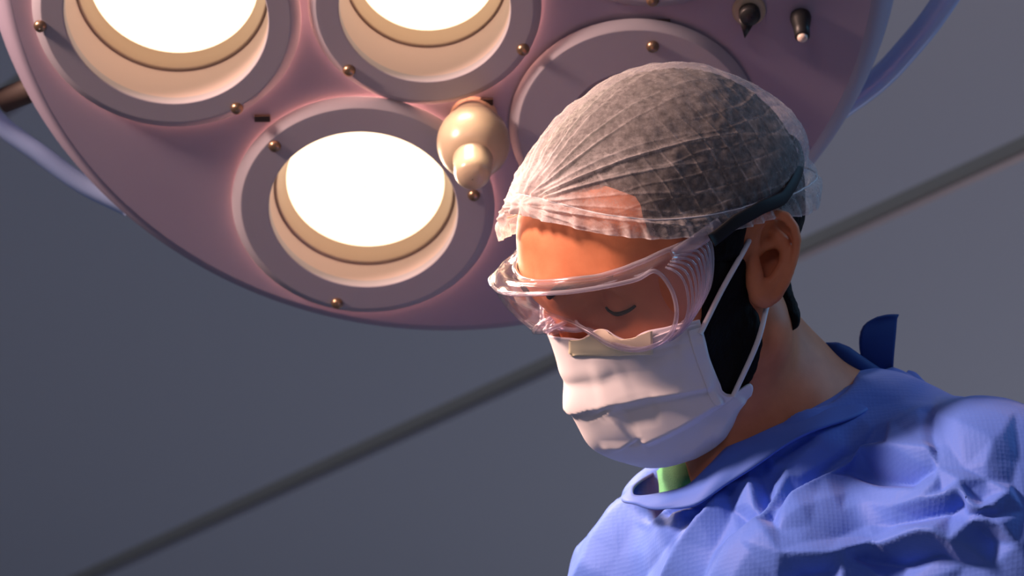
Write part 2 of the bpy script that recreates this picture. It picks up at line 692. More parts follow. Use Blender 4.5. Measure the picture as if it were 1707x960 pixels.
# flat face plate, pierced under each lamp
from mathutils.geometry import tessellate_polygon
th = np.linspace(0, 2 * math.pi, 200, endpoint=False)
loops = [np.stack([np.cos(th), np.sin(th)], -1) * LR * 0.9255]
for (c, ro, ri, dep, lit, scr) in MODS:
    a, b, t = lamp_ab(*c, 0.007)
    t2 = th[::-2]
    loops.append(np.stack([a + np.cos(t2) * ri / F * t * 1.03, b + np.sin(t2) * ri / F * t * 1.03], -1))
tris = tessellate_polygon([[Vector((p[0], p[1], 0)) for p in l] for l in loops])
PV = np.concatenate(loops)
make_mesh('face_plate', LC + PV[:, :1] * L1 + PV[:, 1:] * L2, [t if (PV[t[1]] - PV[t[0]])[0] * (PV[t[2]] - PV[t[0]])[1] - (PV[t[1]] - PV[t[0]])[1] * (PV[t[2]] - PV[t[0]])[0] > 0 else t[::-1] for t in tris], M_shell, lamp, smooth=False)
RH = 0.009
for (c, ro, ri, dep, lit, scr) in MODS:
    a, b, t = lamp_ab(*c, 0.0035)
    ro_m, ri_m = ro / F * t, ri / F * t
    cen = lp(a, b, 0.0)
    # ring with a sloping skirt
    pr = [(ro_m * 0.96, 0.0038), (ro_m * 0.999, 0.0033), (ro_m * 1.0, 0.0036), (ro_m * 0.998, 0.0041), (ro_m * 0.932, RH * 0.97), (ro_m * 0.928, RH * 0.995), (ro_m * 0.922, RH), (ro_m * 0.915, RH), (ri_m * 1.012, RH), (ri_m * 1.005, RH), (ri_m * 1.0, RH * 0.96), (ri_m * 0.996, RH * 0.85), (ri_m * 0.995, 0.0005)]
    V, Fc = lathe(pr, cen, L1, L2, LN, 128)
    ring = make_mesh('lamp_ring', V, Fc, M_ring, lamp)
    for (sx, sy) in scr:
        sa, sb, st = lamp_ab(sx, sy, RH)
        pr = [(0.0049, 0), (0.0049, 0.0010), (0.0040, 0.0030), (0.0024, 0.0040), (0.0004, 0.0043)]
        V, Fc = lathe(pr, lp(sa, sb, RH), L1, L2, LN, 20)
        make_mesh('screw', V, Fc, M_screw, ring)
    # recess wall, lip and glass
    cr_ = [(ri_m * 0.995, 0.001), (ri_m * 0.985, -dep * 0.5), (ri_m * 0.965, -dep)]
    V, Fc = lathe(cr_, cen, L1, L2, LN, 128)
    make_mesh('lamp_well', V, Fc, M_well, ring)
    if lit:
        lpz = [(ri_m * 0.97, -dep - 0.004), (ri_m * 0.972, -dep + 0.0005), (ri_m * 0.955, -dep + 0.003), (ri_m * 0.935, -dep + 0.001), (ri_m * 0.90, -dep - 0.005), (ri_m * 0.85, -dep - 0.010)]
        V, Fc = lathe(lpz, cen, L1, L2, LN, 128)
        make_mesh('lens_lip', V, Fc, M_lip, ring)
        gz = [(ri_m * 0.87, -dep - 0.0105), (ri_m * 0.6, -dep - 0.007), (ri_m * 0.3, -dep - 0.004), (0.0005, -dep - 0.003)]
        V, Fc = lathe(crom(gz, 16), cen, L1, L2, LN, 96)
        g = make_mesh('lamp_glass', V, Fc, M_glow, ring)
        g['label'] = 'glowing white lamp glass'
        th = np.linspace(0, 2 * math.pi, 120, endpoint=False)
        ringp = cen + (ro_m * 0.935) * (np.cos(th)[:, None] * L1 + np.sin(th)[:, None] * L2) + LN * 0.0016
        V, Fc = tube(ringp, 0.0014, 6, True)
        make_mesh('leak_glow_ring', V, Fc, M_leak, ring)  # added glowing ring behind the skirt, imitates leaking lamp light
        sl = bpy.data.lights.new('lamp_beam', 'SPOT')
        sl.energy = 7.0
        sl.color = (1.0, 0.72, 0.52)
        sl.spot_size = math.radians(120)
        sl.spot_blend = 0.6
        sl.shadow_soft_size = 0.04
        so = bpy.data.objects.new('lamp_beam', sl)
        COL.objects.link(so)
        so.parent = lamp
        so.location = Vector(to_world(cen + LN * 0.004)) - Vector(lamp.location)
        so.rotation_euler = (RC.to_3x3() @ Vector(LN)).to_track_quat('-Z', 'Y').to_euler()
    else:
        gz = [(ri_m * 0.97, -dep), (ri_m * 0.6, -dep + 0.004), (0.0005, -dep + 0.006)]
        V, Fc = lathe(gz, cen, L1, L2, LN, 96)
        make_mesh('lamp_glass', V, Fc, M_ring, ring)
for (bx, by, w_) in ((1097, 41, 0.018), (437, 200, 0.012), (800, 172, 0.02)):
    a, b, t = lamp_ab(bx, by, 0.004)
    V = [lp(a + i * w_ / 2, b + j * 0.0025, k) for i in (-1, 1) for j in (-1, 1) for k in (0, 0.003)]
    make_mesh('clip', V, [(0, 1, 3, 2), (4, 6, 7, 5), (0, 4, 5, 1), (2, 3, 7, 6), (0, 2, 6, 4), (1, 5, 7, 3)], M_clip, lamp, smooth=False)
# sterile handle
a, b, t = lamp_ab(789, 236, 0.034)
hc = lp(a, b)
hp = [(0.0185, 0.0), (0.0180, 0.008), (0.0215, 0.016), (0.0255, 0.024), (0.0275, 0.034), (0.0266, 0.043), (0.0235, 0.051), (0.0185, 0.057), (0.012, 0.060)]
V, Fc = lathe(crom(hp, 40), hc, L1, L2, LN, 64, False, True)
hd = make_mesh('handle', V, Fc, M_cream, lamp)
hp = [(0.0165, 0.052), (0.0150, 0.060), (0.0142, 0.068), (0.0138, 0.075), (0.0120, 0.0805), (0.0085, 0.0835), (0.004, 0.0848), (0.0004, 0.085)]
V, Fc = lathe(crom(hp, 30), hc, L1, L2, LN, 48)
make_mesh('grip', V, Fc, M_cream, hd)
# knobs
a, b, t = lamp_ab(1249, 20, 0.004)
kc = lp(a, b)
V, Fc = lathe([(0.0125, 0), (0.0125, 0.003), (0.0115, 0.004), (0.0075, 0.004)], kc, L1, L2, LN, 40)
kc_ = make_mesh('knob_collar', V, Fc, M_cream, lamp)
V, Fc = lathe([(0.0078, 0.003), (0.0080, 0.010), (0.0072, 0.012), (0.0004, 0.012)], kc, L1, L2, LN, 32)
ptr = [kc + L1 * x_ + L2 * y_ + LN * z_ for z_ in (0.004, 0.0115) for (x_, y_) in ((-0.0078, -0.002), (0.0025, -0.0072), (-0.0030, -0.0185))]
V, Fc = join((V, Fc), (np.array(ptr), [(0, 2, 1), (3, 4, 5), (0, 1, 4, 3), (1, 2, 5, 4), (2, 0, 3, 5)]))
make_mesh('pointer_knob', V, Fc, M_black, lamp)
a, b, t = lamp_ab(1335, 30, 0.004)
kc = lp(a, b)
ax = LN * 0.95 + L2 * -0.25
ax = ax / np.linalg.norm(ax)
u1 = L1
u2 = np.cross(ax, u1)
V, Fc = lathe([(0.0074, 0), (0.0080, 0.003), (0.0074, 0.007), (0.0060, 0.014), (0.0056, 0.022), (0.0040, 0.0225)], kc, u1, u2, ax, 32)
sw = make_mesh('toggle_switch', V, Fc, M_black, lamp)
V, Fc = lathe([(0.0038, 0.020), (0.0038, 0.0240), (0.0030, 0.0252), (0.0003, 0.0256)], kc, u1, u2, ax, 24)
make_mesh('switch_tip', V, Fc, mat('switch_tip', (0.75, 0.62, 0.52), 0.4), sw)
# two grab handles at the sides, reaching out from behind the dome
def lpx(x, y, c):
    a, b, t = lamp_ab(x, y, c)
    return lp(a, b, c)


for pts, r_, br in (([(-70, 60), (-40, 148), (0, 206), (68, 257), (140, 308), (215, 345)], 0.0080, ((4, 168), (205, 340))),
                    ([(1640, -150), (1612, -62), (1560, 22), (1512, 82), (1462, 134), (1400, 180)], 0.0098, ((1612, -62), (1408, 174)))):
    P = crom([lpx(x, y, -0.075) for x, y in pts], 60)
    V, Fc = tube(P, r_, 16)
    hdl = make_mesh('grab_handle', V, Fc, M_rail, lamp)
    for (bx_, by_) in br:
        e0 = lpx(bx_, by_, -0.075)
        inn = LC - LN * 0.078 + (e0 - LC + LN * 0.078) * 0.82
        V, Fc = tube(np.array([e0, (e0 + inn) / 2, inn]), 0.010, 12)
        make_mesh('handle_bracket', V, Fc, M_clip, hdl)
# suspension arm up to the ceiling, out of the picture
top = LC - LN * 0.15
tw = to_world(top)
V, Fc = tube(np.array([tw, tw + A(0, 0.02, 0.10), tw + A(0, 0.10, 0.30), A(tw[0], tw[1] + 0.12, CEIL)]), 0.022, 16)
make_mesh('suspension_arm', V, Fc, M_shell, lamp, world=True)

# ------------------------------------------------------------------ the man: head pose and signed-distance body
HR = rot(math.radians(-60.0), math.radians(29.0), math.radians(6.0))
HO = px(1153, 450, 1.90)


def hw(x, y, z):
    """head coordinates (x left, y back, z up) -> camera frame"""
    return HR @ A(x, y, z) + HO


def to_head(P):
    return (np.asarray(P) - HO) @ HR


def cranium(q):
    d = s_ell(q, (0, 0.004, 0.048), (0.076, 0.089, 0.084))
    d = sm_min(d, s_ell(q, (0, -0.045, 0.052), (0.063, 0.066, 0.062)), 0.03)
    return d


EAR_D = None


def ear_axes():
    # ear plane faces the camera side; expressed in head axes
    u = HR.T @ A(1, 0, 0)
    w = HR.T @ A(0, -1, 0)
    v = HR.T @ A(0, 0, 1)
    return u, v, w


EU, EV, EW = ear_axes()
ES = 1.835 / F
EC = None


def ear_sdf(q):
    """q in head coordinates with x made positive"""
    r = q - EC.astype(q.dtype)
    P = np.stack([r @ EU.astype(q.dtype), r @ EV.astype(q.dtype), r @ EW.astype(q.dtype)], -1)

    def e(x, y, w=0.0):
        return ((x - 1290) * ES, (430 - y) * ES, w)
    # plate: a rounded outline, thin, cupped
    a = A(*e(1291, 399))[:2]
    b = A(*e(1279, 470))[:2]
    ba = (b - a).astype(q.dtype)
    xy = P[..., :2]
    t = np.clip(((xy - a.astype(q.dtype)) @ ba) / (ba @ ba), 0, 1)
    rr = np.sqrt(((xy - a.astype(q.dtype) - t[..., None] * ba) ** 2).sum(-1))
    d2 = rr - (37 + (25 - 37) * t) * ES
    cup = 0.0075 * np.clip(1 + d2 / 0.011, 0, 1) ** 1.5 - 0.0055
    th = np.abs(P[..., 2] - cup + 0.002) - 0.0036
    d = sm_max(d2, th, 0.003)
    # bowl behind
    d = sm_min(d, s_cap(P, e(1282, 436, -0.0150), e(1272, 462, -0.013), 0.0160, 0.012), 0.006)
    # bowl hollow
    d = sm_max(d, -s_cap(P, e(1284, 432, -0.0035), e(1269, 472, 0.0), 0.0098, 0.0056), 0.002)
    # hollow between the crura and under the rim
    d = sm_max(d, -s_cap(P, e(1270, 393, 0.002), e(1281, 381, 0.002), 0.0056, 0.0044), 0.002)
    d = sm_max(d, -s_chain(P, [e(1299, 370, 0.0022), e(1313, 386, 0.0022), e(1319, 412, 0.0022)], [0.0036, 0.0044, 0.0030]), 0.002)
    # rim
    rim = [e(1268, 419, -0.002), e(1259, 410, 0.002), e(1257, 396, 0.004), e(1260, 379, 0.005), e(1272, 363, 0.0055), e(1291, 356, 0.006), e(1309, 362, 0.006),
           e(1322, 379, 0.006), e(1327, 399, 0.0055), e(1325, 421, 0.005), e(1318, 447, 0.004), e(1309, 471, 0.003), e(1296, 490, 0.002)]
    d = sm_min(d, s_chain(P, rim, [0.0022, 0.0028, 0.0032, 0.0034, 0.0036, 0.0036, 0.0035, 0.0033, 0.0031, 0.0029, 0.0028, 0.0030, 0.0036]), 0.0015)
    # inner ridge and its two legs
    d = sm_min(d, s_chain(P, [e(1288, 381, -0.003), e(1297, 393, -0.001), e(1306, 406, 0.0), e(1311, 422, 0.0005), e(1308, 440, 0.001), e(1297, 459, 0.002), e(1282, 478, 0.002), e(1270, 490, 0.001)],
                              [0.0036, 0.0044, 0.0048, 0.0046, 0.0045, 0.0044, 0.0044, 0.0044]), 0.002)
    d = sm_min(d, s_chain(P, [e(1303, 402, 0.0), e(1287, 405, -0.002), e(1267, 414, -0.003)], [0.0044, 0.0040, 0.0030]), 0.0025)
    # lobe
    d = sm_min(d, s_ell(P, e(1274, 494, 0.0005), (0.0088, 0.0080, 0.0045)), 0.005)
    # tragus
    d = sm_min(d, s_chain(P, [e(1254, 440, 0.001), e(1257, 456, 0.0035), e(1256, 474, 0.003), e(1262, 488, 0.002)], [0.0045, 0.0055, 0.0050, 0.0045]), 0.006)
    return d


def head_sdf(q):
    q = q.copy()
    q[..., 0] = np.abs(q[..., 0])
    d = cranium(q)
    d = sm_min(d, s_ell(q, (0, -0.040, -0.016), (0.063, 0.057, 0.076)), 0.03)
    d = sm_min(d, s_cap(q, (0.054, -0.004, -0.045), (0.018, -0.072, -0.076), 0.017, 0.015), 0.022)
    d = sm_min(d, s_ball(q, (0, -0.079, -0.076), 0.017), 0.02)
    d = sm_min(d, s_ball(q, (0.050, -0.060, -0.004), 0.017), 0.02)
    d = sm_min(d, s_cap(q, (0.008, -0.100, 0.046), (0.044, -0.080, 0.046), 0.0115, 0.010), 0.016)
    d = sm_max(d, -s_ball(q, (0.036, -0.100, 0.026), 0.017), 0.012)
    d = sm_min(d, s_ball(q, (0.036, -0.0745, 0.027), 0.0146), 0.003)
    # nose
    d = sm_min(d, s_cap(q, (0, -0.095, 0.034), (0, -0.104, -0.014), 0.0075, 0.0100), 0.014)
    d = sm_min(d, s_ball(q, (0.012, -0.098, -0.017), 0.0075), 0.008)
    # lips
    d = sm_min(d, s_cap(q, (0, -0.0985, -0.044), (0.018, -0.089, -0.047), 0.0060, 0.0035), 0.006)
    d = sm_min(d, s_cap(q, (0, -0.0970, -0.054), (0.015, -0.089, -0.052), 0.0068, 0.0035), 0.006)
    return d


EC_cam = None


def pick(fn, x, y, d0=1.2, d1=2.6):
    """first hit of the view ray through a pixel with a signed-distance surface"""
    r = px(x, y, 1.0)
    L = np.linalg.norm(r)
    t = d0
    for _ in range(160):
        d = float(fn((r * t)[None].astype(np.float64))[0])
        if d < 0.0002:
            break
        t += d / L * 0.85
        if t > d1:
            return None
    return r * t


def fh0(P):
    return head_sdf(to_head(P))


p_tr = pick(fh0, 1256, 456)
EC = to_head(px(1290, 430, p_tr[1] - 0.0085))
print('tragus depth', p_tr[1], 'ear', EC)

NB = px(1292, 748, 1.940)        # base of the neck
SH_L = px(1650, 885, 1.835)      # near shoulder
SH_R = px(1135, 965, 2.085)      # far shoulder
C7 = px(1412, 742, 1.965)


def neck_sdf(P):
    d = s_cap(P, hw(0, 0.002, -0.02), NB, 0.044, 0.056)
    d = sm_min(d, s_cap(P, hw(0, 0.014, -0.03), C7, 0.026, 0.036), 0.018)
    d = sm_min(d, s_cap(P, hw(0.050, 0.006, -0.038), px(1190, 800, 1.89), 0.012, 0.013), 0.03)
    d = sm_min(d, s_cap(P, C7, px(1600, 860, 1.89), 0.036, 0.046), 0.03)
    d = sm_min(d, s_cap(P, NB, SH_R, 0.050, 0.052), 0.05)
    return d


def torso_sdf(P):
    d = s_cap(P, SH_L, SH_R, 0.050, 0.050)
    d = sm_min(d, s_cap(P, C7, px(1330, 1150, 1.95), 0.034, 0.10), 0.04)
    d = sm_min(d, s_cap(P, SH_L, SH_L + A(0.03, -0.03, -0.24), 0.052, 0.042), 0.03)
    d = sm_min(d, s_cap(P, SH_R, SH_R + A(-0.03, -0.03, -0.24), 0.052, 0.042), 0.03)
    return d


def body_sdf(P):
    q = to_head(P)
    d = head_sdf(q)
    qa = q.copy()
    qa[..., 0] = np.abs(qa[..., 0])
    ne = np.linalg.norm(qa - EC.astype(q.dtype), axis=-1) < 0.06
    if ne.any():
        dd = d[ne]
        d = d.copy()
        d[ne] = sm_min(dd, ear_sdf(qa[ne]), 0.0045)
    d = sm_min(d, neck_sdf(P), 0.022)
    d = sm_min(d, torso_sdf(P), 0.04)
    return d


waist = to_world(px(1330, 1100, 1.95))
man = thing('person', 'man in blue gown, hair cap and white mask looking down beside the round light', 'person', (waist[0], waist[1], 0.0))
V, Q = surface_nets(body_sdf, (-0.10, 1.60, -0.45), (0.45, 2.22, 0.20), 0.0016)
body = make_mesh('body', V, Q, M_skin, man)
print('body', len(V))


# ------------------------------------------------------------------ hair, beard, brows, lashes
def base_sdf(P):
    return sm_min(head_sdf(to_head(P)), neck_sdf(P), 0.022)


def base64(P):
    return base_sdf(P)


def prof_poly(pts):
    out = []
    for p in pts:
        if len(p) == 2:
            q, x_ = None, p[0]
            while q is None:
                q = pick(base64, x_, p[1])
                x_ -= 2
            q = to_head(q)
            out.append((q[1], q[2]))
        else:
            out.append((p[1], p[2]))
    return np.array(out)


HAIR = prof_poly([(1178, 388), (1150, 396), (1110, 399), (1078, 392), (1063, 330), (1000, 308)])
print('HAIR', HAIR.round(3).tolist())
HAIR = np.concatenate([HAIR, [(-0.085, 0.103), (-0.13, 0.112), (-0.06, 0.19), (0.06, 0.19), (0.16, 0.12), (0.16, -0.01), (0.110, -0.047)],
                       prof_poly([(1322, 556), (1314, 520), (1312, 470), (1312, 400), (1296, 352), (1262, 360), (1246, 372), (1240, 400), (1236, 440), (1178, 440)])])
BEARD = np.concatenate([prof_poly([(1178, 425), (1172, 480), (1168, 530), (1150, 575)]), [(-0.112, -0.028), (-0.14, -0.06), (-0.12, -0.13), (-0.05, -0.115)],
                        prof_poly([(1240, 700), (1262, 640), (1276, 560), (1272, 518), (1252, 500), (1246, 470), (1243, 430)])])


def shell_sdf(poly, thick, jaw=False):
    def fn(P):
        q = to_head(P)
        d = head_sdf(q) if jaw else sm_min(head_sdf(q), neck_sdf(P), 0.022)
        r = poly2(q[..., 1].astype(np.float64), q[..., 2].astype(np.float64), poly).astype(q.dtype)
        th = thick * np.clip(0.35 - r / 0.010, 0.35, 1.0)
        o = sm_max(d - th, r, 0.004)
        return np.maximum(o, -(d + 0.004))
    return fn


V, Q = surface_nets(shell_sdf(HAIR, 0.0055), (-0.08, 1.70, -0.16), (0.30, 2.12, 0.22), 0.0022)


def strand_noise(V, amp, fr):
    n = np.array([mnoise.noise(Vector((v[0] * fr, v[1] * fr, v[2] * fr * 0.35))) for v in V])
    c = px(1150, 400, 1.9)
    d = V - c
    d /= np.linalg.norm(d, axis=1)[:, None]
    return V + d * (n * amp)[:, None]


V = strand_noise(V, 0.0014, 330)
hair = make_mesh('hair', V, Q, M_hair, man)
hair['label'] = 'short black hair under the clear cap'
V, Q = surface_nets(shell_sdf(BEARD, 0.0042, True), (-0.05, 1.70, -0.20), (0.30, 2.05, 0.06), 0.0020)
V = strand_noise(V, 0.0009, 420)
make_mesh('beard', V, Q, M_hair, man)


def snap(q, off=0.0, n=14):
    """head-coordinate point moved to the head surface"""
    q = A(*q)
    e = 1e-4
    for _ in range(n):
        d = float(head_sdf(q[None])[0]) - off
        g = np.array([float(head_sdf((q + e * k)[None])[0] - head_sdf((q - e * k)[None])[0]) for k in np.eye(3)])
        g /= np.linalg.norm(g) + 1e-12
        q = q - g * d * 0.9
    return q


for sgn in (1, -1):
    pts = [snap((x, y, z), 0.001) for (x, y, z) in ((0.012, -0.115, 0.045), (0.024, -0.112, 0.051), (0.038, -0.10, 0.053), (0.050, -0.085, 0.050))]
    P = crom([HR @ (p * A(sgn, 1, 1)) + HO for p in pts], 24)
    make_mesh('eyebrow', *tube(P, np.interp(np.linspace(0, 1, 24), [0, 0.3, 1], [0.0022, 0.0028, 0.0010]), 8), M_hair, man)
    P = []
    for az in np.linspace(-62, 75, 20):
        a_, e_ = math.radians(az), math.radians(-30 + 12 * (az / 60.0) ** 2)
        dr = A(math.sin(a_) * math.cos(e_), -math.cos(a_) * math.cos(e_), math.sin(e_))
        P.append(snap(A(0.036, -0.0745, 0.027) + dr * 0.0152, 0.0004))
    P = np.array([HR @ (p * A(sgn, 1, 1)) + HO for p in P])
    make_mesh('eyelash', *tube(P, np.interp(np.linspace(0, 1, 20), [0, 0.5, 1], [0.0007, 0.0017, 0.0010]), 6), M_lash, man)

# ------------------------------------------------------------------ surgical gown
def hole_sdf(P):
    return s_cap(P, hw(0, 0.02, -0.06), NB + (NB - hw(0, 0.02, -0.06)) * 0.08, 0.054, 0.064)


def gown_solid(P):
    d = s_cap(P, SH_L, SH_R, 0.066, 0.062)
    d = sm_min(d, s_cap(P, px(1430, 770, 1.97), px(1330, 1150, 1.95), 0.065, 0.13), 0.06)
    d = sm_min(d, s_cap(P, px(1490, 780, 1.95), px(1640, 800, 1.87), 0.046, 0.053), 0.04)
    d = sm_min(d, s_chain(P, [px(1205, 902, 1.910), px(1262, 832, 1.894), px(1340, 754, 1.895), px(1475, 708, 1.925)], [0.036, 0.036, 0.036, 0.030]), 0.025)
    d = sm_min(d, s_cap(P, px(1225, 930, 1.905), px(1340, 1010, 1.85), 0.048, 0.070), 0.04)
    d = sm_min(d, s_cap(P, px(1130, 870, 1.985), px(1085, 970, 1.99), 0.042, 0.058), 0.05)
    d = sm_min(d, s_cap(P, SH_L, SH_L + A(0.03, -0.03, -0.24), 0.070, 0.062), 0.03)
    d = sm_min(d, s_cap(P, SH_R, SH_R + A(-0.03, -0.03, -0.24), 0.068, 0.060), 0.03)
    return d


def gown_sdf(P):
    d = sm_max(gown_solid(P), -hole_sdf(P), 0.012)
    return sm_max(d, -s_cap(P, px(1105, 792, 1.935), px(1180, 780, 1.915), 0.030, 0.034), 0.008)


def nrm(fn, V, e=0.0015):
    g = np.stack([fn(V + e * k) - fn(V - e * k) for k in np.eye(3)], -1)
    return g / (np.linalg.norm(g, axis=1)[:, None] + 1e-12)


def crease(V, N, disp, pts, amp, wa, wb, fade=(0.15, 0.15)):
    """adds a fold along a 3-D polyline: height amp, width wa on its left side, wb on its right"""
    P = crom(pts, 40)
    lo, hi = P.min(0) - 0.06, P.max(0) + 0.06
    ix = np.where(((V > lo) & (V < hi)).all(1))[0]
    if not len(ix):
        return
    v = V[ix]
    best = np.full(len(v), 1e9)
    sg = np.zeros(len(v))
    tt = np.zeros(len(v))
    for i in range(len(P) - 1):
        a, b = P[i], P[i + 1]
        ba = b - a
        t = np.clip(((v - a) @ ba) / (ba @ ba), 0, 1)
        q = v - a - t[:, None] * ba
        d = np.linalg.norm(q, axis=1)
        m = d < best
        best[m] = d[m]
        side = np.einsum('ij,ij->i', np.cross(N[ix][m], ba / np.linalg.norm(ba)), q[m])
        sg[m] = side
        tt[m] = (i + t[m]) / (len(P) - 1)
    w = np.where(sg > 0, wa, wb)
    x = best / w
    prof = np.clip(1 - x / 2.2, 0, 1) ** 1.35
    f = np.clip(tt / max(fade[0], 1e-3), 0, 1) * np.clip((1 - tt) / max(fade[1], 1e-3), 0, 1)
    f = f * f * (3 - 2 * f)
    disp[ix] += amp * prof * f


V, Q = surface_nets(gown_sdf, (-0.10, 1.60, -0.34), (0.47, 2.24, 0.04), 0.0018)
N = nrm(gown_sdf, V)
disp = np.zeros(len(V))


def gp(x, y):
    p = pick(gown_sdf, x, y)
    if p is None:
        p = px(x, y, 1.9)
    return p


# the crumpled cloth: ridge and valley lines (seen position, height in mm over the smooth gown); flat facets span between them
LINES = [
    [(1190, 985, 8), (1237, 907, 10), (1271, 883, 11), (1323, 845, 12), (1371, 807, 10), (1412, 782, 9), (1450, 765, 13), (1500, 757, 11), (1555, 752, 4)],
    [(1418, 791, 0), (1450, 793, -10), (1500, 794, -13), (1550, 778, -6)],
    [(1425, 802, 3), (1470, 816, 2), (1530, 816, 2), (1562, 802, 1)],
    [(1290, 870, 0), (1330, 832, -2), (1370, 797, 0), (1402, 768, 3)],
    [(1330, 800, 4), (1400, 750, 7), (1450, 725, 9), (1494, 716, 7)],
    [(1395, 782, 4), (1432, 762, 5), (1482, 742, 4)],
    [(1309, 798, 6), (1295, 835, 8), (1283, 864, 9), (1272, 884, 10)],
    [(1287, 800, -4), (1286, 840, -5), (1278, 868, 0)],
    [(1270, 762, -3), (1275, 797, -6), (1283, 845, -5)],
    [(1245, 772, 4), (1252, 812, 6), (1260, 852, 5)],
    [(1213, 814, -3), (1217, 845, -3), (1230, 890, 0)],
    [(1240, 842, 2), (1246, 866, -4), (1238, 894, 1)],
    [(1100, 990, 7), (1151, 907, 10), (1180, 869, 11), (1201, 835, 9), (1211, 818, 3)],
    [(1160, 990, -1), (1190, 918, -1), (1212, 870, -2)],
    [(1055, 990, -2), (1098, 922, -3), (1130, 880, -4), (1160, 846, -5)],
    [(955, 995, 7), (1000, 907, 9), (1029, 869, 10), (1054, 836, 7)],
    [(1005, 990, 2), (1038, 925, 3), (1062, 878, 2)],
    [(938, 975, 0), (980, 890, 0), (1022, 834, 1)],
    [(1085, 886, -1), (1110, 854, -8), (1155, 836, -7), (1190, 824, -3)],
    [(1118, 874, -1), (1150, 858, -8), (1185, 846, -5)],
    [(1092, 866, 2), (1122, 850, 0), (1152, 846, -2)],
    [(1055, 832, 4), (1100, 842, 2), (1160, 830, 0), (1213, 804, 0), (1270, 757, 2), (1347, 716, 2), (1419, 690, 2), (1510, 668, 1)],
    [(1310, 778, 3), (1365, 735, 6), (1430, 704, 5), (1500, 690, 4)],
    [(1290, 772, 0), (1322, 748, -1), (1350, 732, 1)],
    [(1548, 687, -2), (1556, 740, -2), (1560, 775, -2), (1568, 818, -2)],
    [(1534, 688, 3), (1542, 738, 3)],
    [(1562, 694, 2), (1600, 712, 5), (1655, 738, 4)],
    [(1580, 738, -2), (1606, 775, -4), (1645, 795, -3)],
    [(1560, 672, -1), (1590, 660, 1), (1625, 648, 1)],
    [(1600, 802, 2), (1614, 838, 7), (1632, 851, 8), (1655, 843, 7), (1680, 820, 3)],
    [(1614, 815, -3), (1636, 832, -5), (1656, 822, -3)],
    [(1612, 858, -2), (1640, 859, -1), (1668, 858, 0)],
    [(1615, 870, 2), (1635, 864, 6), (1665, 872, 6), (1692, 907, 4)],
    [(1635, 884, -6), (1664, 905, -8), (1655, 945, -6)],
    [(1247, 914, 9), (1304, 930, 8), (1371, 932, 9), (1400, 926, 10), (1481, 907, 12), (1544, 882, 14), (1568, 882, 13), (1590, 896, 9), (1610, 906, 3)],
    [(1462, 898, 4), (1488, 876, -2), (1530, 866, -7), (1575, 856, -9), (1608, 838, -5)],
    [(1490, 846, 3), (1540, 832, 5), (1580, 825, 6), (1600, 818, 4)],
    [(1300, 893, 4), (1350, 882, 3), (1400, 862, 4), (1450, 842, 4)],
    [(1330, 912, 4), (1400, 896, 0), (1448, 876, 0)],
    [(1290, 968, -6), (1345, 953, -9), (1390, 948, -5)],
    [(1396, 932, 8), (1398, 950, 4), (1400, 985, 2)],
    [(1415, 936, 4), (1450, 950, 3), (1502, 985, 4)],
    [(1440, 932, -3), (1500, 945, -9), (1560, 928, -9), (1602, 945, -8)],
    [(1690, 690, 2), (1668, 730, 3.5), (1644, 775, 1)],
    [(1700, 760, -4), (1690, 800, -5), (1712, 850, -3)],
]
from mathutils.geometry import delaunay_2d_cdt
pv, ph_, pe = [], [], []
for ln_ in LINES:
    for k, (x, y, h_) in enumerate(ln_):
        pv.append(Vector((x, y)))
        ph_.append(h_)
        if k:
            pe.append((len(pv) - 2, len(pv) - 1))
for (x, y) in ((850, 600), (1200, 560), (1500, 580), (1850, 560), (1850, 800), (1850, 1150), (1500, 1150), (1200, 1150), (850, 1150), (850, 850), (1548, 610), (1700, 610)):
    pv.append(Vector((x, y)))
    ph_.append(0)
ov, oe, of, ovo, _, _ = delaunay_2d_cdt(pv, pe, [], 0, 0.5)
oh = [np.mean([ph_[k] for k in org]) if org else None for org in ovo]
ov = np.array([tuple(v) for v in ov])
known = np.array([k for k, h_ in enumerate(oh) if h_ is not None])
for k, h_ in enumerate(oh):
    if h_ is None:
        d = ((ov[known] - ov[k]) ** 2).sum(1)
        n2 = np.argsort(d)[:2]
        oh[k] = float(np.mean([oh[known[q]] for q in n2]))
GX0, GY0, GS = 860, 570, 2
gx = np.arange(GX0, 1840, GS)
gy = np.arange(GY0, 1140, GS)
HM = np.zeros((len(gx), len(gy)))
for tri in of:
    for q in range(1, len(tri) - 1):
        a, b, c = ov[tri[0]], ov[tri[q]], ov[tri[q + 1]]
        ha, hb, hc_ = oh[tri[0]], oh[tri[q]], oh[tri[q + 1]]
        det = (b[1] - c[1]) * (a[0] - c[0]) + (c[0] - b[0]) * (a[1] - c[1])
        if abs(det) < 1e-9:
            continue
        i0, i1 = np.searchsorted(gx, [min(a[0], b[0], c[0]), max(a[0], b[0], c[0])])
        j0, j1 = np.searchsorted(gy, [min(a[1], b[1], c[1]), max(a[1], b[1], c[1])])
        X, Y = np.meshgrid(gx[i0:i1 + 1], gy[j0:j1 + 1], indexing='ij')
        w0 = ((b[1] - c[1]) * (X - c[0]) + (c[0] - b[0]) * (Y - c[1])) / det
        w1 = ((c[1] - a[1]) * (X - c[0]) + (a[0] - c[0]) * (Y - c[1])) / det
        w2 = 1 - w0 - w1
        m_ = (w0 > -1e-6) & (w1 > -1e-6) & (w2 > -1e-6)
        sub = HM[i0:i1 + 1, j0:j1 + 1]
        sub[m_] = (w0 * ha + w1 * hb + w2 * hc_)[m_]
for _ in range(2):
    HM[1:-1, 1:-1] = (HM[1:-1, 1:-1] * 2 + HM[:-2, 1:-1] + HM[2:, 1:-1] + HM[1:-1, :-2] + HM[1:-1, 2:]) / 6
sp_ = topx(V)
fx = np.clip((sp_[:, 0] - GX0) / GS, 0, len(gx) - 1.001)
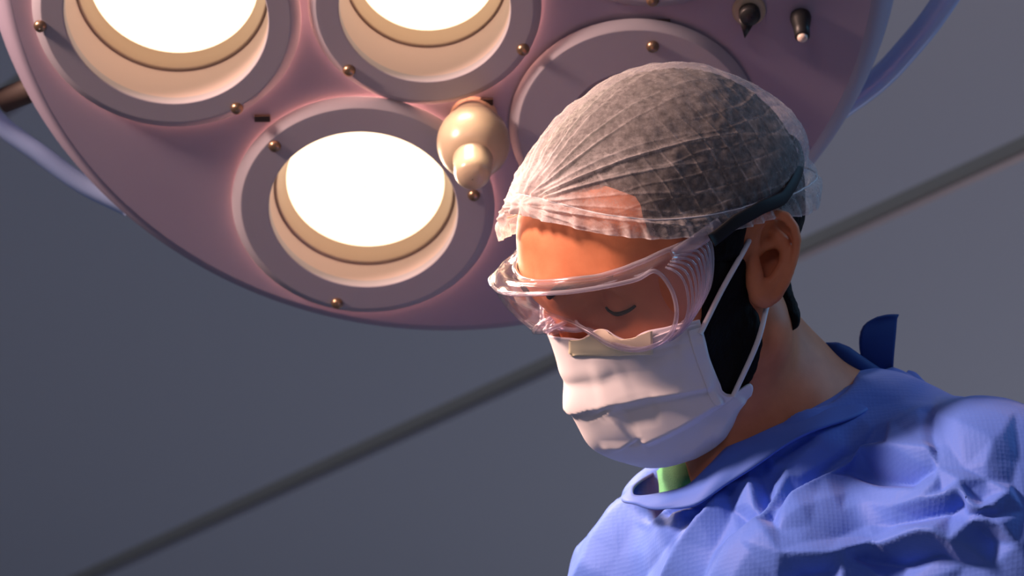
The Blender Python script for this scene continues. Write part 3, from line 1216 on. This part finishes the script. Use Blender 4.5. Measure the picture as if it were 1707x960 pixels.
fy = np.clip((sp_[:, 1] - GY0) / GS, 0, len(gy) - 1.001)
ix, iy = fx.astype(int), fy.astype(int)
ax_, ay_ = fx - ix, fy - iy
hv = (HM[ix, iy] * (1 - ax_) * (1 - ay_) + HM[ix + 1, iy] * ax_ * (1 - ay_) + HM[ix, iy + 1] * (1 - ax_) * ay_ + HM[ix + 1, iy + 1] * ax_ * ay_)
vd = -V / np.linalg.norm(V, axis=1)[:, None]
facing = np.clip((np.einsum('ij,ij->i', N, vd) - 0.02) / 0.25, 0, 1)
disp += hv * 0.001 * facing * 1.1
# fine crumple
fn_ = np.array([abs(mnoise.noise(Vector(v * 16))) + 0.4 * abs(mnoise.noise(Vector(v * 45 + A(5, 2, 1)))) for v in V])
disp += 0.0016 * (0.45 - fn_)
V = V + N * disp[:, None]
gown = make_mesh('surgical_gown', V, Q, M_gown, man)
gown['label'] = 'crumpled blue gown'

# collar band round the neck
UP = [(1058, 826, 1.895), (1100, 823, 1.880), (1146, 810, 1.868), (1181, 778, 1.866), (1227, 735, 1.872), (1299, 701, 1.880), (1371, 668, 1.893), (1438, 633, 1.925),
      (1486, 614, 1.965), (1478, 626, 2.02), (1400, 660, 2.045), (1280, 705, 2.045), (1170, 752, 2.02), (1095, 786, 1.97), (1060, 808, 1.93)]
LOW = [(1052, 836, 1.892), (1100, 850, 1.866), (1160, 840, 1.853), (1213, 808, 1.848), (1270, 770, 1.848), (1340, 724, 1.852), (1419, 698, 1.866), (1480, 668, 1.905),
       (1535, 652, 1.965), (1520, 660, 2.04), (1420, 700, 2.075), (1280, 745, 2.075), (1150, 790, 2.05), (1070, 810, 1.99), (1045, 825, 1.935)]
NU = 200
U3 = crom([px(*p) for p in UP], NU, True)
L3 = crom([px(*p) for p in LOW], NU, True)
rows = []
cen_ = U3.mean(0)
for k, v in enumerate(np.linspace(0, 1, 10)):
    r = U3 * (1 - v) + L3 * v
    o = r - cen_
    o /= np.linalg.norm(o, axis=1)[:, None]
    th_ = np.linspace(0, 2 * math.pi, NU, endpoint=False)
    wob = 0.0012 * np.sin(9 * th_ + 3 * v) + 0.0010 * np.sin(17 * th_ + 5 * v)
    rows.append(r + o * (0.004 * math.sin(math.pi * v) + wob[:, None] * (0.3 + 0.7 * v)))
R_ = np.stack(rows, 1)
V = R_.reshape(-1, 3)
cl = make_mesh('collar', V, grid_faces(NU, 10, True, False), M_collar, gown)
sm = cl.modifiers.new('thickness', 'SOLIDIFY')
sm.thickness = 0.002
sm.offset = 0
# ties at the nape
def sheet(name, rows, m, par, th=0.0012, nu=14, nv=14):
    R = np.array([[px(*p) for p in r] for r in rows])
    R = np.stack([crom(r, nu) for r in R])
    R = np.stack([crom(R[:, k], nv) for k in range(nu)], 1)
    o = make_mesh(name, R.reshape(-1, 3), grid_faces(nv, nu), m, par)
    s_ = o.modifiers.new('thickness', 'SOLIDIFY')
    s_.thickness = th
    s_.offset = 0
    return o


sheet('neck_tie', [[(1455, 628, 1.965), (1470, 622, 1.967), (1488, 620, 1.970)],
                   [(1436, 595, 1.955), (1464, 590, 1.960), (1490, 588, 1.966)],
                   [(1433, 562, 1.948), (1462, 558, 1.956), (1493, 555, 1.965)],
                   [(1441, 541, 1.950), (1468, 534, 1.957), (1495, 530, 1.966)],
                   [(1463, 528, 1.954), (1480, 525, 1.958), (1498, 524, 1.966)]], M_tie, gown)
P = crom([px(1376, 573, 1.935), px(1390, 583, 1.937), px(1412, 598, 1.942), px(1436, 614, 1.950), px(1462, 630, 1.962)], 30)
V, Fc = tube(P, np.interp(np.linspace(0, 1, 30), [0, 0.12, 0.3, 0.6, 1], [0.0012, 0.0058, 0.0078, 0.0075, 0.0070]), 16, flat=(0.75, (0, 1, 0)))
make_mesh('neck_tie', V, Fc, M_tie, gown)
sheet('collar_flap', [[(1500, 650, 1.985), (1525, 655, 1.98), (1552, 648, 1.985)], [(1505, 628, 1.99), (1530, 634, 1.985), (1548, 642, 1.99)], [(1514, 618, 2.0), (1526, 622, 2.0), (1538, 634, 2.0)]], M_collar, gown)

# green scrub top seen in the neck opening
SR = [[(1098, 786, 1.955), (1114, 772, 1.930), (1140, 762, 1.915), (1160, 768, 1.91)],
      [(1100, 798, 1.945), (1117, 790, 1.915), (1142, 788, 1.900), (1165, 788, 1.897)],
      [(1102, 812, 1.94), (1120, 806, 1.908), (1143, 803, 1.893), (1165, 804, 1.89)],
      [(1102, 840, 1.935), (1120, 838, 1.905), (1145, 836, 1.891), (1165, 836, 1.89)]]
sheet('scrub_top', SR, M_green, man, 0.003, 24, 24)


# ------------------------------------------------------------------ hair cap
CC = A(0, 0.0, 0.045)          # middle of the cap, head coordinates


def capbase(q):
    d = s_ell(q, (0, 0.004, 0.048), (0.076, 0.089, 0.084))
    d = sm_min(d, s_ell(q, (0, -0.045, 0.052), (0.063, 0.066, 0.062)), 0.03)
    return d - 0.0055


def az_el(q):
    r = q - CC
    return math.degrees(math.atan2(r[0], -r[1])), math.degrees(math.atan2(r[2], math.hypot(r[0], r[1])))


def pk_head(x, y):
    p = pick(lambda P: capbase(to_head(P)), x, y)
    return None if p is None else to_head(p)


edge = []
for (x, y) in ((905, 360), (950, 374), (1000, 387), (1050, 393), (1100, 397), (1150, 393), (1200, 386), (1245, 376), (1290, 360)):
    q = pk_head(x, y)
    edge.append(az_el(q))
KN = pk_head(897, 342)
print('cap edge', np.round(edge, 1).tolist(), 'knot', az_el(KN))
e_az = [a for a, _ in edge]
e_el = [e for _, e in edge]
az_tab = [-180, -150, -120, -90, -60, -35, -18, -4] + [max(e_az[0], 1)] + e_az[1:] + [120, 150, 180]
el_tab = [-22, -20, -12, 0, 6, 12, 16, e_el[0] + 1] + e_el + [-14, -21, -22]
o_ = np.argsort(az_tab)
az_tab = np.array(az_tab)[o_]
el_tab = np.array(el_tab)[o_]
NA, NT = 900, 230
az = np.linspace(-180, 180, NA, endpoint=False)
ee = np.interp(az, az_tab, el_tab)
ker = np.exp(-np.linspace(-2, 2, 31) ** 2)
ker /= ker.sum()
ee = np.convolve(np.r_[ee[-15:], ee, ee[:15]], ker, 'valid')
T = np.linspace(0, 1, NT)
tt = 1 - (1 - T)                       # 0 top .. 1 edge
azg, tg = np.meshgrid(np.radians(az), tt, indexing='ij')
elg = np.radians(89.9) * (1 - tg) + np.radians(ee)[:, None] * tg
D = np.stack([np.sin(azg) * np.cos(elg), -np.cos(azg) * np.cos(elg), np.sin(elg)], -1).reshape(-1, 3)
rad = np.full(len(D), 0.16)
for _ in range(14):
    rad -= capbase(CC + D * rad[:, None]) * 0.95
# angle round the knot and distance from it
kd = (KN - CC) / np.linalg.norm(KN - CC)
k1 = np.cross(A(0, 0, 1), kd)
k1 /= np.linalg.norm(k1)
k2 = np.cross(kd, k1)
beta = np.degrees(np.arccos(np.clip(D @ kd, -1, 1)))
alpha = np.degrees(np.arctan2(D @ k2, D @ k1))       # 0 along the left side, 90 to the crown
t_ = tg.ravel()
azd = np.degrees(azg.ravel())
rng = random.Random(11)
off = np.full(len(D), 0.0030)
dens = 0.16 + 0.11 * np.clip((np.degrees(elg.ravel()) - 20) / 60, 0, 1)
# slack at the back and a little at the crown
back = np.exp(-(((np.abs(azd) - 180) / 60.0) ** 2))
eld = np.degrees(elg.ravel())
off += 0.008 * back * np.exp(-((eld - 8) / 20.0) ** 2) + 0.0075 * back * np.exp(-((eld + 14) / 8.0) ** 2) - 0.004 * back * np.exp(-((eld + 3) / 4.0) ** 2)
off += 0.002 * np.exp(-((eld - 80) / 40.0) ** 2)
dens += 0.22 * back * np.clip(1 - np.abs(eld - 0) / 60, 0, 1)
# pleats running out of the knot
a0 = -40.0
while a0 < 225:
    wdt = rng.uniform(2.2, 5.0)
    amp = rng.uniform(0.0022, 0.0052)
    reach = rng.uniform(22, 55)
    bend = rng.uniform(-0.12, 0.12)
    x = (alpha - a0 - bend * beta * 0.6 + 180) % 360 - 180
    # constant metric width: the angle shrinks with distance
    x = x * np.sin(np.radians(np.clip(beta, 0.5, 90))) / math.sin(math.radians(18))
    pr = np.where(x > 0, np.exp(-x / wdt), np.exp(x / (wdt * 0.45)))
    fade_ = np.clip((beta - 2) / 6, 0, 1) * np.exp(-np.clip(beta - 8, 0, None) / reach * 1.6)
    off += amp * pr * fade_
    dens += 0.62 * pr * fade_
    a0 += rng.uniform(6, 13)
# the gathered knot
off += 0.0075 * np.exp(-(beta / 5.0) ** 2) + 0.003 * np.exp(-(beta / 11.0) ** 2)
off += 0.0016 * np.sin(np.radians(alpha) * 9) * np.exp(-((beta - 6) / 4.0) ** 2)
dens += 1.1 * np.exp(-(beta / 8.0) ** 2) + 0.35 * np.exp(-beta / 16.0)
# creases from packing, a faint lattice
qh = CC + D * rad[:, None]
for kx, sp in ((1, 0.0125), (2, 0.0105)):
    wv = np.array([mnoise.noise(Vector(q * 35)) for q in qh]) * 0.0034
    ph = ((qh[:, kx] + 0.25 * qh[:, 3 - kx] * (1 if kx == 2 else 0) + wv + 1) % sp) / sp
    ln = np.exp(-((np.minimum(ph, 1 - ph) * sp) / 0.0006) ** 2)
    ms = np.array([mnoise.noise(Vector(q * 60 + A(3, 1, 7))) for q in qh])
    lat = np.clip((60 - eld) / 25, 0, 1) * np.clip((azd - 15) / 15, 0, 1)
    dens += 0.17 * ln * np.clip(0.2 + ms * 2.2, 0, 1) * lat
    off += 0.0003 * ln * lat
# elastic band and frilled hem
ELA = 0.905
band = np.exp(-((t_ - ELA) / 0.012) ** 2)
hem = np.clip((t_ - ELA) / (1 - ELA), 0, 1)
ph = np.radians(azd)
fr = np.sin(ph * 46 + 1.5 * np.sin(ph * 7)) * 0.6 + np.sin(ph * 71 + 2 * np.sin(ph * 5)) * 0.4
off += -0.0022 * band + hem * (0.0014 + 0.0018 * fr) + np.clip((t_ - 0.80) / 0.1, 0, 1) * (1 - hem) * 0.0005 * fr
dens += 0.22 * band + 0.22 * hem + 0.25 * np.clip((t_ - 0.992) / 0.006, 0, 1) + hem * 0.10 * fr
# the hem bunches up on the far side of the knot
far = np.exp(-((azd + 16) / 13.0) ** 2) * np.clip((t_ - 0.6) / 0.35, 0, 1)
off += far * (0.0025 + 0.0018 * np.sin(t_ * 42))
dens += far * 1.0
n3 = np.array([mnoise.noise(Vector(q * 70)) + 0.6 * mnoise.noise(Vector(q * 150)) for q in qh])
off += 0.0010 * n3
Vh = CC + D * (rad + off)[:, None]
V = Vh @ HR.T + HO
cap = make_mesh('hair_cap', V, grid_faces(NA, NT, True, False)[:, ::-1].copy(), M_cap, man, attrs={'fabric_weight': np.clip(dens, 0, 0.97)})
cap['label'] = 'see-through white hair cap gathered at the forehead'
tb = int(ELA * (NT - 1))
P = V.reshape(NA, NT, 3)[:, tb][::4]
v_, f_ = tube(P, 0.0005, 6, True)
make_mesh('elastic', v_, f_, M_loop, cap)


def cap_surf(azv, elv, extra):
    """camera-frame point on the cap at head azimuth and elevation (degrees)"""
    a_, e_ = math.radians(azv), math.radians(elv)
    d = A(math.sin(a_) * math.cos(e_), -math.cos(a_) * math.cos(e_), math.sin(e_))
    r = 0.16
    for _ in range(20):
        r -= float(capbase((CC + d * r)[None])[0]) * 0.95
    return HR @ (CC + d * (r + extra)) + HO


# ------------------------------------------------------------------ face mask
def at_x(x, y, xh):
    r = px(x, y, 1.0)
    a = r @ HR
    b = HO @ HR
    t = (xh + b[0]) / a[0]
    return (r * t - HO) @ HR


MROWS = [
    [(952, 546, 0), (985, 542, .012), (1030, 545, .026), (1085, 541, .040), (1125, 541, .051), (1166, 533, .061)],
    [(948, 592, 0), (985, 592, .014), (1030, 592, .028), (1085, 590, .042), (1130, 580, .053), (1175, 565, .062)],
    [(949, 640, 0), (990, 640, .017), (1040, 635, .032), (1090, 625, .045), (1140, 612, .055), (1184, 602, .063)],
    [(953, 678, 0), (1000, 678, .018), (1050, 670, .033), (1105, 655, .047), (1150, 645, .056), (1199, 637, .064)],
    [(966, 707, 0), (1010, 712, .017), (1060, 705, .033), (1110, 690, .046), (1160, 672, .056), (1206, 653, .064)],
    [(984, 742, 0), (1030, 746, .016), (1080, 738, .032), (1130, 718, .045), (1175, 692, .055), (1220, 656, .063)],
    [(1018, 764, 0), (1060, 769, .014), (1105, 765, .029), (1155, 745, .042), (1200, 710, .053), (1244, 633, .062)],
    [(1052, 774, 0), (1085, 779, .012), (1118, 776, .025), (1164, 760, .038), (1208, 729, .049), (1247, 660, .058)],
]
def on_face(x, y, xh, off_):
    p = pick(lambda P: head_sdf(to_head(P)) - off_, x, y)
    return at_x(x, y, xh) if p is None else to_head(p)


G = np.array([[on_face(*p, 0.0068) if (k >= 4 and i < 5) else at_x(*p) for k, p in enumerate(r)] for i, r in enumerate(MROWS)])
G[:, 0, 0] = 0
mir = G[:, :0:-1] * A(-1, 1, 1)
G = np.concatenate([mir, G], 1)                    # 8 x 11
GU, GV = 181, 121
G = np.stack([crom(r, GU) for r in G])
G = np.stack([crom(G[:, k], GV) for k in range(GU)], 1)   # GV x GU
for _ in range(6):
    q = G.reshape(-1, 3)
    d = head_sdf(q)
    need = np.clip(0.0062 - d, 0, None)
    g = nrm(head_sdf, q, 0.003)
    G = (q + g * need[:, None]).reshape(G.shape)
    for _k in range(6):
        G[1:-1, 1:-1] = 0.5 * G[1:-1, 1:-1] + 0.125 * (G[:-2, 1:-1] + G[2:, 1:-1] + G[1:-1, :-2] + G[1:-1, 2:])
MV = G.reshape(-1, 3) @ HR.T + HO


def grid_normals(V, nv, nu):
    g = V.reshape(nv, nu, 3)
    n = np.cross(np.gradient(g, axis=1), np.gradient(g, axis=0)).reshape(-1, 3)
    n /= np.linalg.norm(n, axis=1)[:, None] + 1e-12
    return n


def on_grid(V, pts):
    s_ = topx(V)
    out = []
    for (x, y) in pts:
        k = np.argmin(((s_ - A(x, y)) ** 2).sum(1) + np.where(V[:, 1] > np.median(V[:, 1]) + 0.04, 1e5, 0))
        out.append(V[k])
    return out


MN = grid_normals(MV, GV, GU)
if (MN @ (HR @ A(0, -1, 0))).mean() < 0:
    MN = -MN
md = np.zeros(len(MV))
for pp, am, wa, wb, fd in [
    ([(952, 679), (1000, 676), (1050, 667), (1110, 653), (1150, 643), (1196, 635)], 5.0, 9, 3.0, (0.0, 0.1)),
    ([(1062, 737), (1075, 732), (1110, 714), (1150, 692), (1203, 660)], 5.5, 10, 3.5, (0.12, 0.05)),
    ([(1030, 694), (1060, 685), (1100, 676)], -2.0, 6, 6, (0.2, 0.2)),
    ([(985, 638), (1010, 632), (1050, 620)], 1.2, 12, 14, (0.3, 0.3)),
    ([(1010, 680), (1026, 700), (1060, 734)], 3.0, 4, 10, (0.1, 0.1)),
    ([(1060, 597), (1100, 595), (1140, 586)], -1.6, 6, 6, (0.2, 0.2)),
    ([(1135, 760), (1170, 735), (1195, 705)], 1.6, 5, 8, (0.2, 0.2)),
    ([(1186, 738), (1210, 700), (1240, 660)], 2.0, 6, 5, (0.2, 0.1)),
    ([(1000, 744), (1040, 742), (1075, 738)], 1.5, 3, 6, (0.2, 0.1)),
    ([(950, 588), (1000, 590), (1060, 588), (1120, 578), (1172, 560)], -0.8, 2, 2, (0.05, 0.05)),
]:
    crease(MV, MN, md, on_grid(MV, pp), am * .001, wa * .001, wb * .001, fd)
md += 0.0006 * np.array([mnoise.noise(Vector(v * 45)) for v in MV])
MV = MV + MN * md[:, None]
mask = make_mesh('face_mask', MV, grid_faces(GV, GU), M_mask, man)
mask['label'] = 'white pleated surgical mask'
sm = mask.modifiers.new('thickness', 'SOLIDIFY')
sm.thickness = 0.0012
sm.offset = 0
# stitched side strip and cream tape
MG = MV.reshape(GV, GU, 3)
MNg = MN.reshape(GV, GU, 3)


def patch(name, v0, v1, u0, u1, off_, m, par):
    sub = MG[v0:v1, u0:u1] + MNg[v0:v1, u0:u1] * off_
    o = make_mesh(name, sub.reshape(-1, 3), grid_faces(v1 - v0, u1 - u0), m, par)
    s_ = o.modifiers.new('thickness', 'SOLIDIFY')
    s_.thickness = 0.0008
    s_.offset = 0
    return o


uR = GU - 1
patch('side_binding', 6, 92, uR - 9, uR, 0.0011, M_mask, mask)
patch('side_binding', 6, 92, 1, 10, 0.0011, M_mask, mask)
sM = topx(MV)
front = MV[:, 1] < np.median(MV[:, 1]) + 0.05


def on_mask(x, y, off_):
    d = ((sM - A(x, y)) ** 2).sum(1) + np.where(front, 0, 1e6)
    k = np.argsort(d)[:6]
    w_ = 1 / (d[k] + 1.0)
    w_ /= w_.sum()
    return (MV[k] * w_[:, None]).sum(0) + (MN[k] * w_[:, None]).sum(0) * off_


tg_ = np.array([[on_mask((951 * (1 - a) + 1087 * a) * (1 - b) + (950 * (1 - a) + 1090 * a) * b, (549 * (1 - a) + 541 * a) * (1 - b) + (592 * (1 - a) + 588 * a) * b, 0.0017)
                 for b in np.linspace(0, 1, 16)] for a in np.linspace(0, 1, 36)])
for _ in range(3):
    tg_[1:-1, 1:-1] = 0.4 * tg_[1:-1, 1:-1] + 0.15 * (tg_[:-2, 1:-1] + tg_[2:, 1:-1] + tg_[1:-1, :-2] + tg_[1:-1, 2:])
tp = make_mesh('nose_tape', tg_.reshape(-1, 3), grid_faces(36, 16), M_tape, mask)
sm = tp.modifiers.new('thickness', 'SOLIDIFY')
sm.thickness = 0.0008
sm.offset = 0
tp['label'] = 'cream tape strip across the nose of the mask'
u1 = GU // 2 + 52
hemv = [MG[3, k] + MNg[3, k] * 0.0012 for k in range(u1, uR, 2)]
v_, f_ = tube(np.array(hemv), 0.0007, 6)
make_mesh('nose_wire_seam', v_, f_, M_mask, mask)
# ear loops, near and far
e_up = px(1243, 412, pick(fh0, 1240, 412)[1] - 0.004)
e_dn = px(1278, 512, 1.852)
near = to_head(np.array([on_mask(1164, 556, .002), px(1203, 484, pick(fh0, 1203, 484)[1] - 0.0095), e_up, px(1262, 372, p_tr[1] + 0.012)]))
dn = to_head(np.array([px(1286, 488, 1.862), px(1278, 512, 1.846), px(1262, 572, 1.836), MG[88, uR - 2] + MNg[88, uR - 2] * .001]))
for sgn in (1, -1):
    for seg in (near, dn):
        P = crom(seg * A(sgn, 1, 1), 30) @ HR.T + HO
        v_, f_ = tube(P, 0.0018, 8)
        make_mesh('ear_loop', v_, f_, M_loop, mask)

# ------------------------------------------------------------------ goggles
gog = thing('safety_goggles', 'clear plastic safety goggles with ribbed side shields worn above the white mask', 'goggles', to_world(hw(0, -0.11, 0.02)))
FR = [(0, -0.137, 0.0585), at_x(930, 488, .040), at_x(1000, 479, .060), at_x(1060, 466, .073), at_x(1092, 452, .079), at_x(1118, 480, .081), at_x(1128, 520, .080),
      at_x(1118, 556, .075), at_x(1088, 577, .065), at_x(1050, 583, .055), at_x(1015, 574, .044), at_x(988, 557, .031), at_x(966, 543, .019), at_x(953, 533, .009), (0, -0.121, 0.021)]
BK = [(0, -0.115, 0.0555), at_x(950, 466, .032), at_x(1015, 454, .050), at_x(1070, 436, .066), at_x(1115, 416, .074), at_x(1178, 398, .079), at_x(1183, 470, .081),
      at_x(1150, 528, .077), at_x(1108, 560, .067), at_x(1070, 580, .055), at_x(1035, 576, .044), at_x(1008, 562, .032), at_x(978, 548, .019), at_x(962, 540, .009), (0, -0.110, 0.020)]
FR = np.array(FR)
BK = np.array(BK)
print('goggle front', FR.round(3).tolist())
print('goggle back', BK.round(3).tolist())


def full_loop(P, n):
    P = P.copy()
    P[0, 0] = P[-1, 0] = 0
    m = P[-2:0:-1] * A(-1, 1, 1)
    Q = np.concatenate([P, m])
    # keep both loops in step: resample each control span equally
    K = n
    out = []
    N_ = len(Q)
    for i in range(N_):
        p0, p1, p2, p3 = Q[i - 1], Q[i], Q[(i + 1) % N_], Q[(i + 2) % N_]
        t = np.linspace(0, 1, K, endpoint=False)[:, None]
        out.append(0.5 * ((2 * p1) + (-p0 + p2) * t + (2 * p0 - 5 * p1 + 4 * p2 - p3) * t ** 2 + (-p0 + 3 * p1 - 3 * p2 + p3) * t ** 3))
    return np.concatenate(out)


KS = 10
Lf = full_loop(FR, KS)
Lb = full_loop(BK, KS)
nL = len(Lf)
for _ in range(4):
    d = head_sdf(Lb)
    Lb = Lb + nrm(head_sdf, Lb, 0.002) * np.clip(0.0025 - d, 0, None)[:, None]
NVg = 14
ctrF = Lf.mean(0)
strip = []
for v in np.linspace(0, 1, NVg):
    r = Lf * (1 - v) + Lb * v
    o = r - (ctrF * (1 - v) + Lb.mean(0) * v)
    o[:, 1] *= 0.2
    o /= np.linalg.norm(o, axis=1)[:, None]
    strip.append(r + o * 0.0035 * math.sin(math.pi * v))
S_ = np.stack(strip, 1)                      # nL x NVg
tohc = lambda q: np.asarray(q) @ HR.T + HO
fr_ = make_mesh('frame', tohc(S_.reshape(-1, 3)), grid_faces(nL, NVg, True, False), M_frame, gog)
sm = fr_.modifiers.new('thickness', 'SOLIDIFY')
sm.thickness = 0.0016
sm.offset = 0
for loop, r_ in ((Lf, 0.0016), (Lb, 0.0019)):
    v_, f_ = tube(tohc(loop), r_, 8, True)
    make_mesh('rim', v_, f_, M_rim, fr_)
# inner window rim
Li = ctrF + (Lf - ctrF) * A(0.86, 0.97, 0.84)
# lens: spans the front loop, arched
nr = 26
lens = []
half = nL // 2
top = Lf[:half + 1]
bot = np.concatenate([Lf[:1], Lf[::-1][:half]])
# pair points of near half (top centre -> side -> nose) by sweeping left-right columns
from mathutils.geometry import tessellate_polygon as _tp
xs = np.linspace(-0.0795, 0.0795, 91)
iTop = np.argmax(np.abs(Lf[:half, 0]))
tA = Lf[:iTop + 1]
bA = Lf[iTop:half + 1][::-1]


def col(x):
    ax_ = abs(x)
    o1 = np.argsort(tA[:, 0])
    o2 = np.argsort(bA[:, 0])
    a_ = np.array([np.interp(ax_, tA[o1, 0], tA[o1, k]) for k in range(3)])
    b_ = np.array([np.interp(ax_, bA[o2, 0], bA[o2, k]) for k in range(3)])
    a_[0] = b_[0] = x
    w_ = np.linspace(0, 1, nr)[:, None]
    r = a_ * (1 - w_) + b_ * w_
    r[:, 1] -= 0.004 * np.sin(math.pi * w_[:, 0])
    return r


LV = np.stack([col(x) for x in xs])
ln = make_mesh('lens', tohc(LV.reshape(-1, 3)), grid_faces(len(xs), nr), M_lens, gog)
ln['label'] = 'clear curved lens'
sm = ln.modifiers.new('thickness', 'SOLIDIFY')
sm.thickness = 0.0012
sm.offset = 0
# ribs of the side shields
for sgn in (1, -1):
    for v in np.linspace(0.24, 0.93, 8):
        u = np.linspace(4.25 * KS, 7.6 * KS, 16)
        pts = []
        for uu in u:
            i = int(uu)
            a_ = uu - i
            vv = v + 0.10 * (uu - u[0]) / (u[-1] - u[0]) - 0.05
            r = (Lf[i] * (1 - a_) + Lf[i + 1] * a_) * (1 - vv) + (Lb[i] * (1 - a_) + Lb[i + 1] * a_) * vv
            o = r - (ctrF * (1 - vv) + Lb.mean(0) * vv)
            o[1] *= 0.2
            o /= np.linalg.norm(o)
            pts.append((r + o * (0.0035 * math.sin(math.pi * v) + 0.0012)) * A(sgn, 1, 1))
        v_, f_ = tube(tohc(pts), 0.0010, 6)
        make_mesh('shield_rib', v_, f_, M_rim, fr_)
# buckles and strap
for sgn in (1, -1):
    b0, b1 = to_head(px(1118, 428, 1.83)), None
    q0 = at_x(1122, 428, .079)
    q1 = at_x(1200, 374, .083)
    P = np.array([q0, (q0 + q1) / 2 + A(0.001, 0, 0), q1]) * A(sgn, 1, 1)
    v_, f_ = tube(tohc(crom(P, 12)), 0.0052, 12, flat=(0.45, HR @ A(sgn, 0, 0)))
    make_mesh('buckle', v_, f_, M_rim, gog)
az0, el0 = az_el(at_x(1190, 380, .083))
sp = []
nn = []
tabA = [az0, 92, 104, 116, 130, 150, 180]
sx = [to_head(p) for p in (px(1178, 393, 1), )]
pA = az_el(pk_head(1215, 368))
pB = az_el(pk_head(1255, 346))
pC = az_el(pk_head(1290, 332))
print('strap', (az0, el0), pA, pB, pC)
ta = np.array([az0 - 4, pA[0], pB[0], pC[0], 150, 180])
te = np.array([el0 - 3, pA[1], pB[1], pC[1], 4, 2])
ex = np.array([0.0085, 0.0085, 0.0085, 0.0075, 0.003, 0.001])
aa = np.linspace(ta[0], 180, 50)
half_ = [(a_, np.interp(a_, ta, te), np.interp(a_, ta, ex)) for a_ in aa]
allp = half_ + [(-a_, e_, x_) for a_, e_, x_ in half_[-2::-1]]
P = np.array([cap_surf(*p) for p in allp])
Nn = np.array([(p - (HR @ CC + HO)) / np.linalg.norm(p - (HR @ CC + HO)) for p in P])
v_, f_ = tube(P, 0.0046, 12, flat=(0.28, Nn))
make_mesh('strap', v_, f_, M_strap, gog)
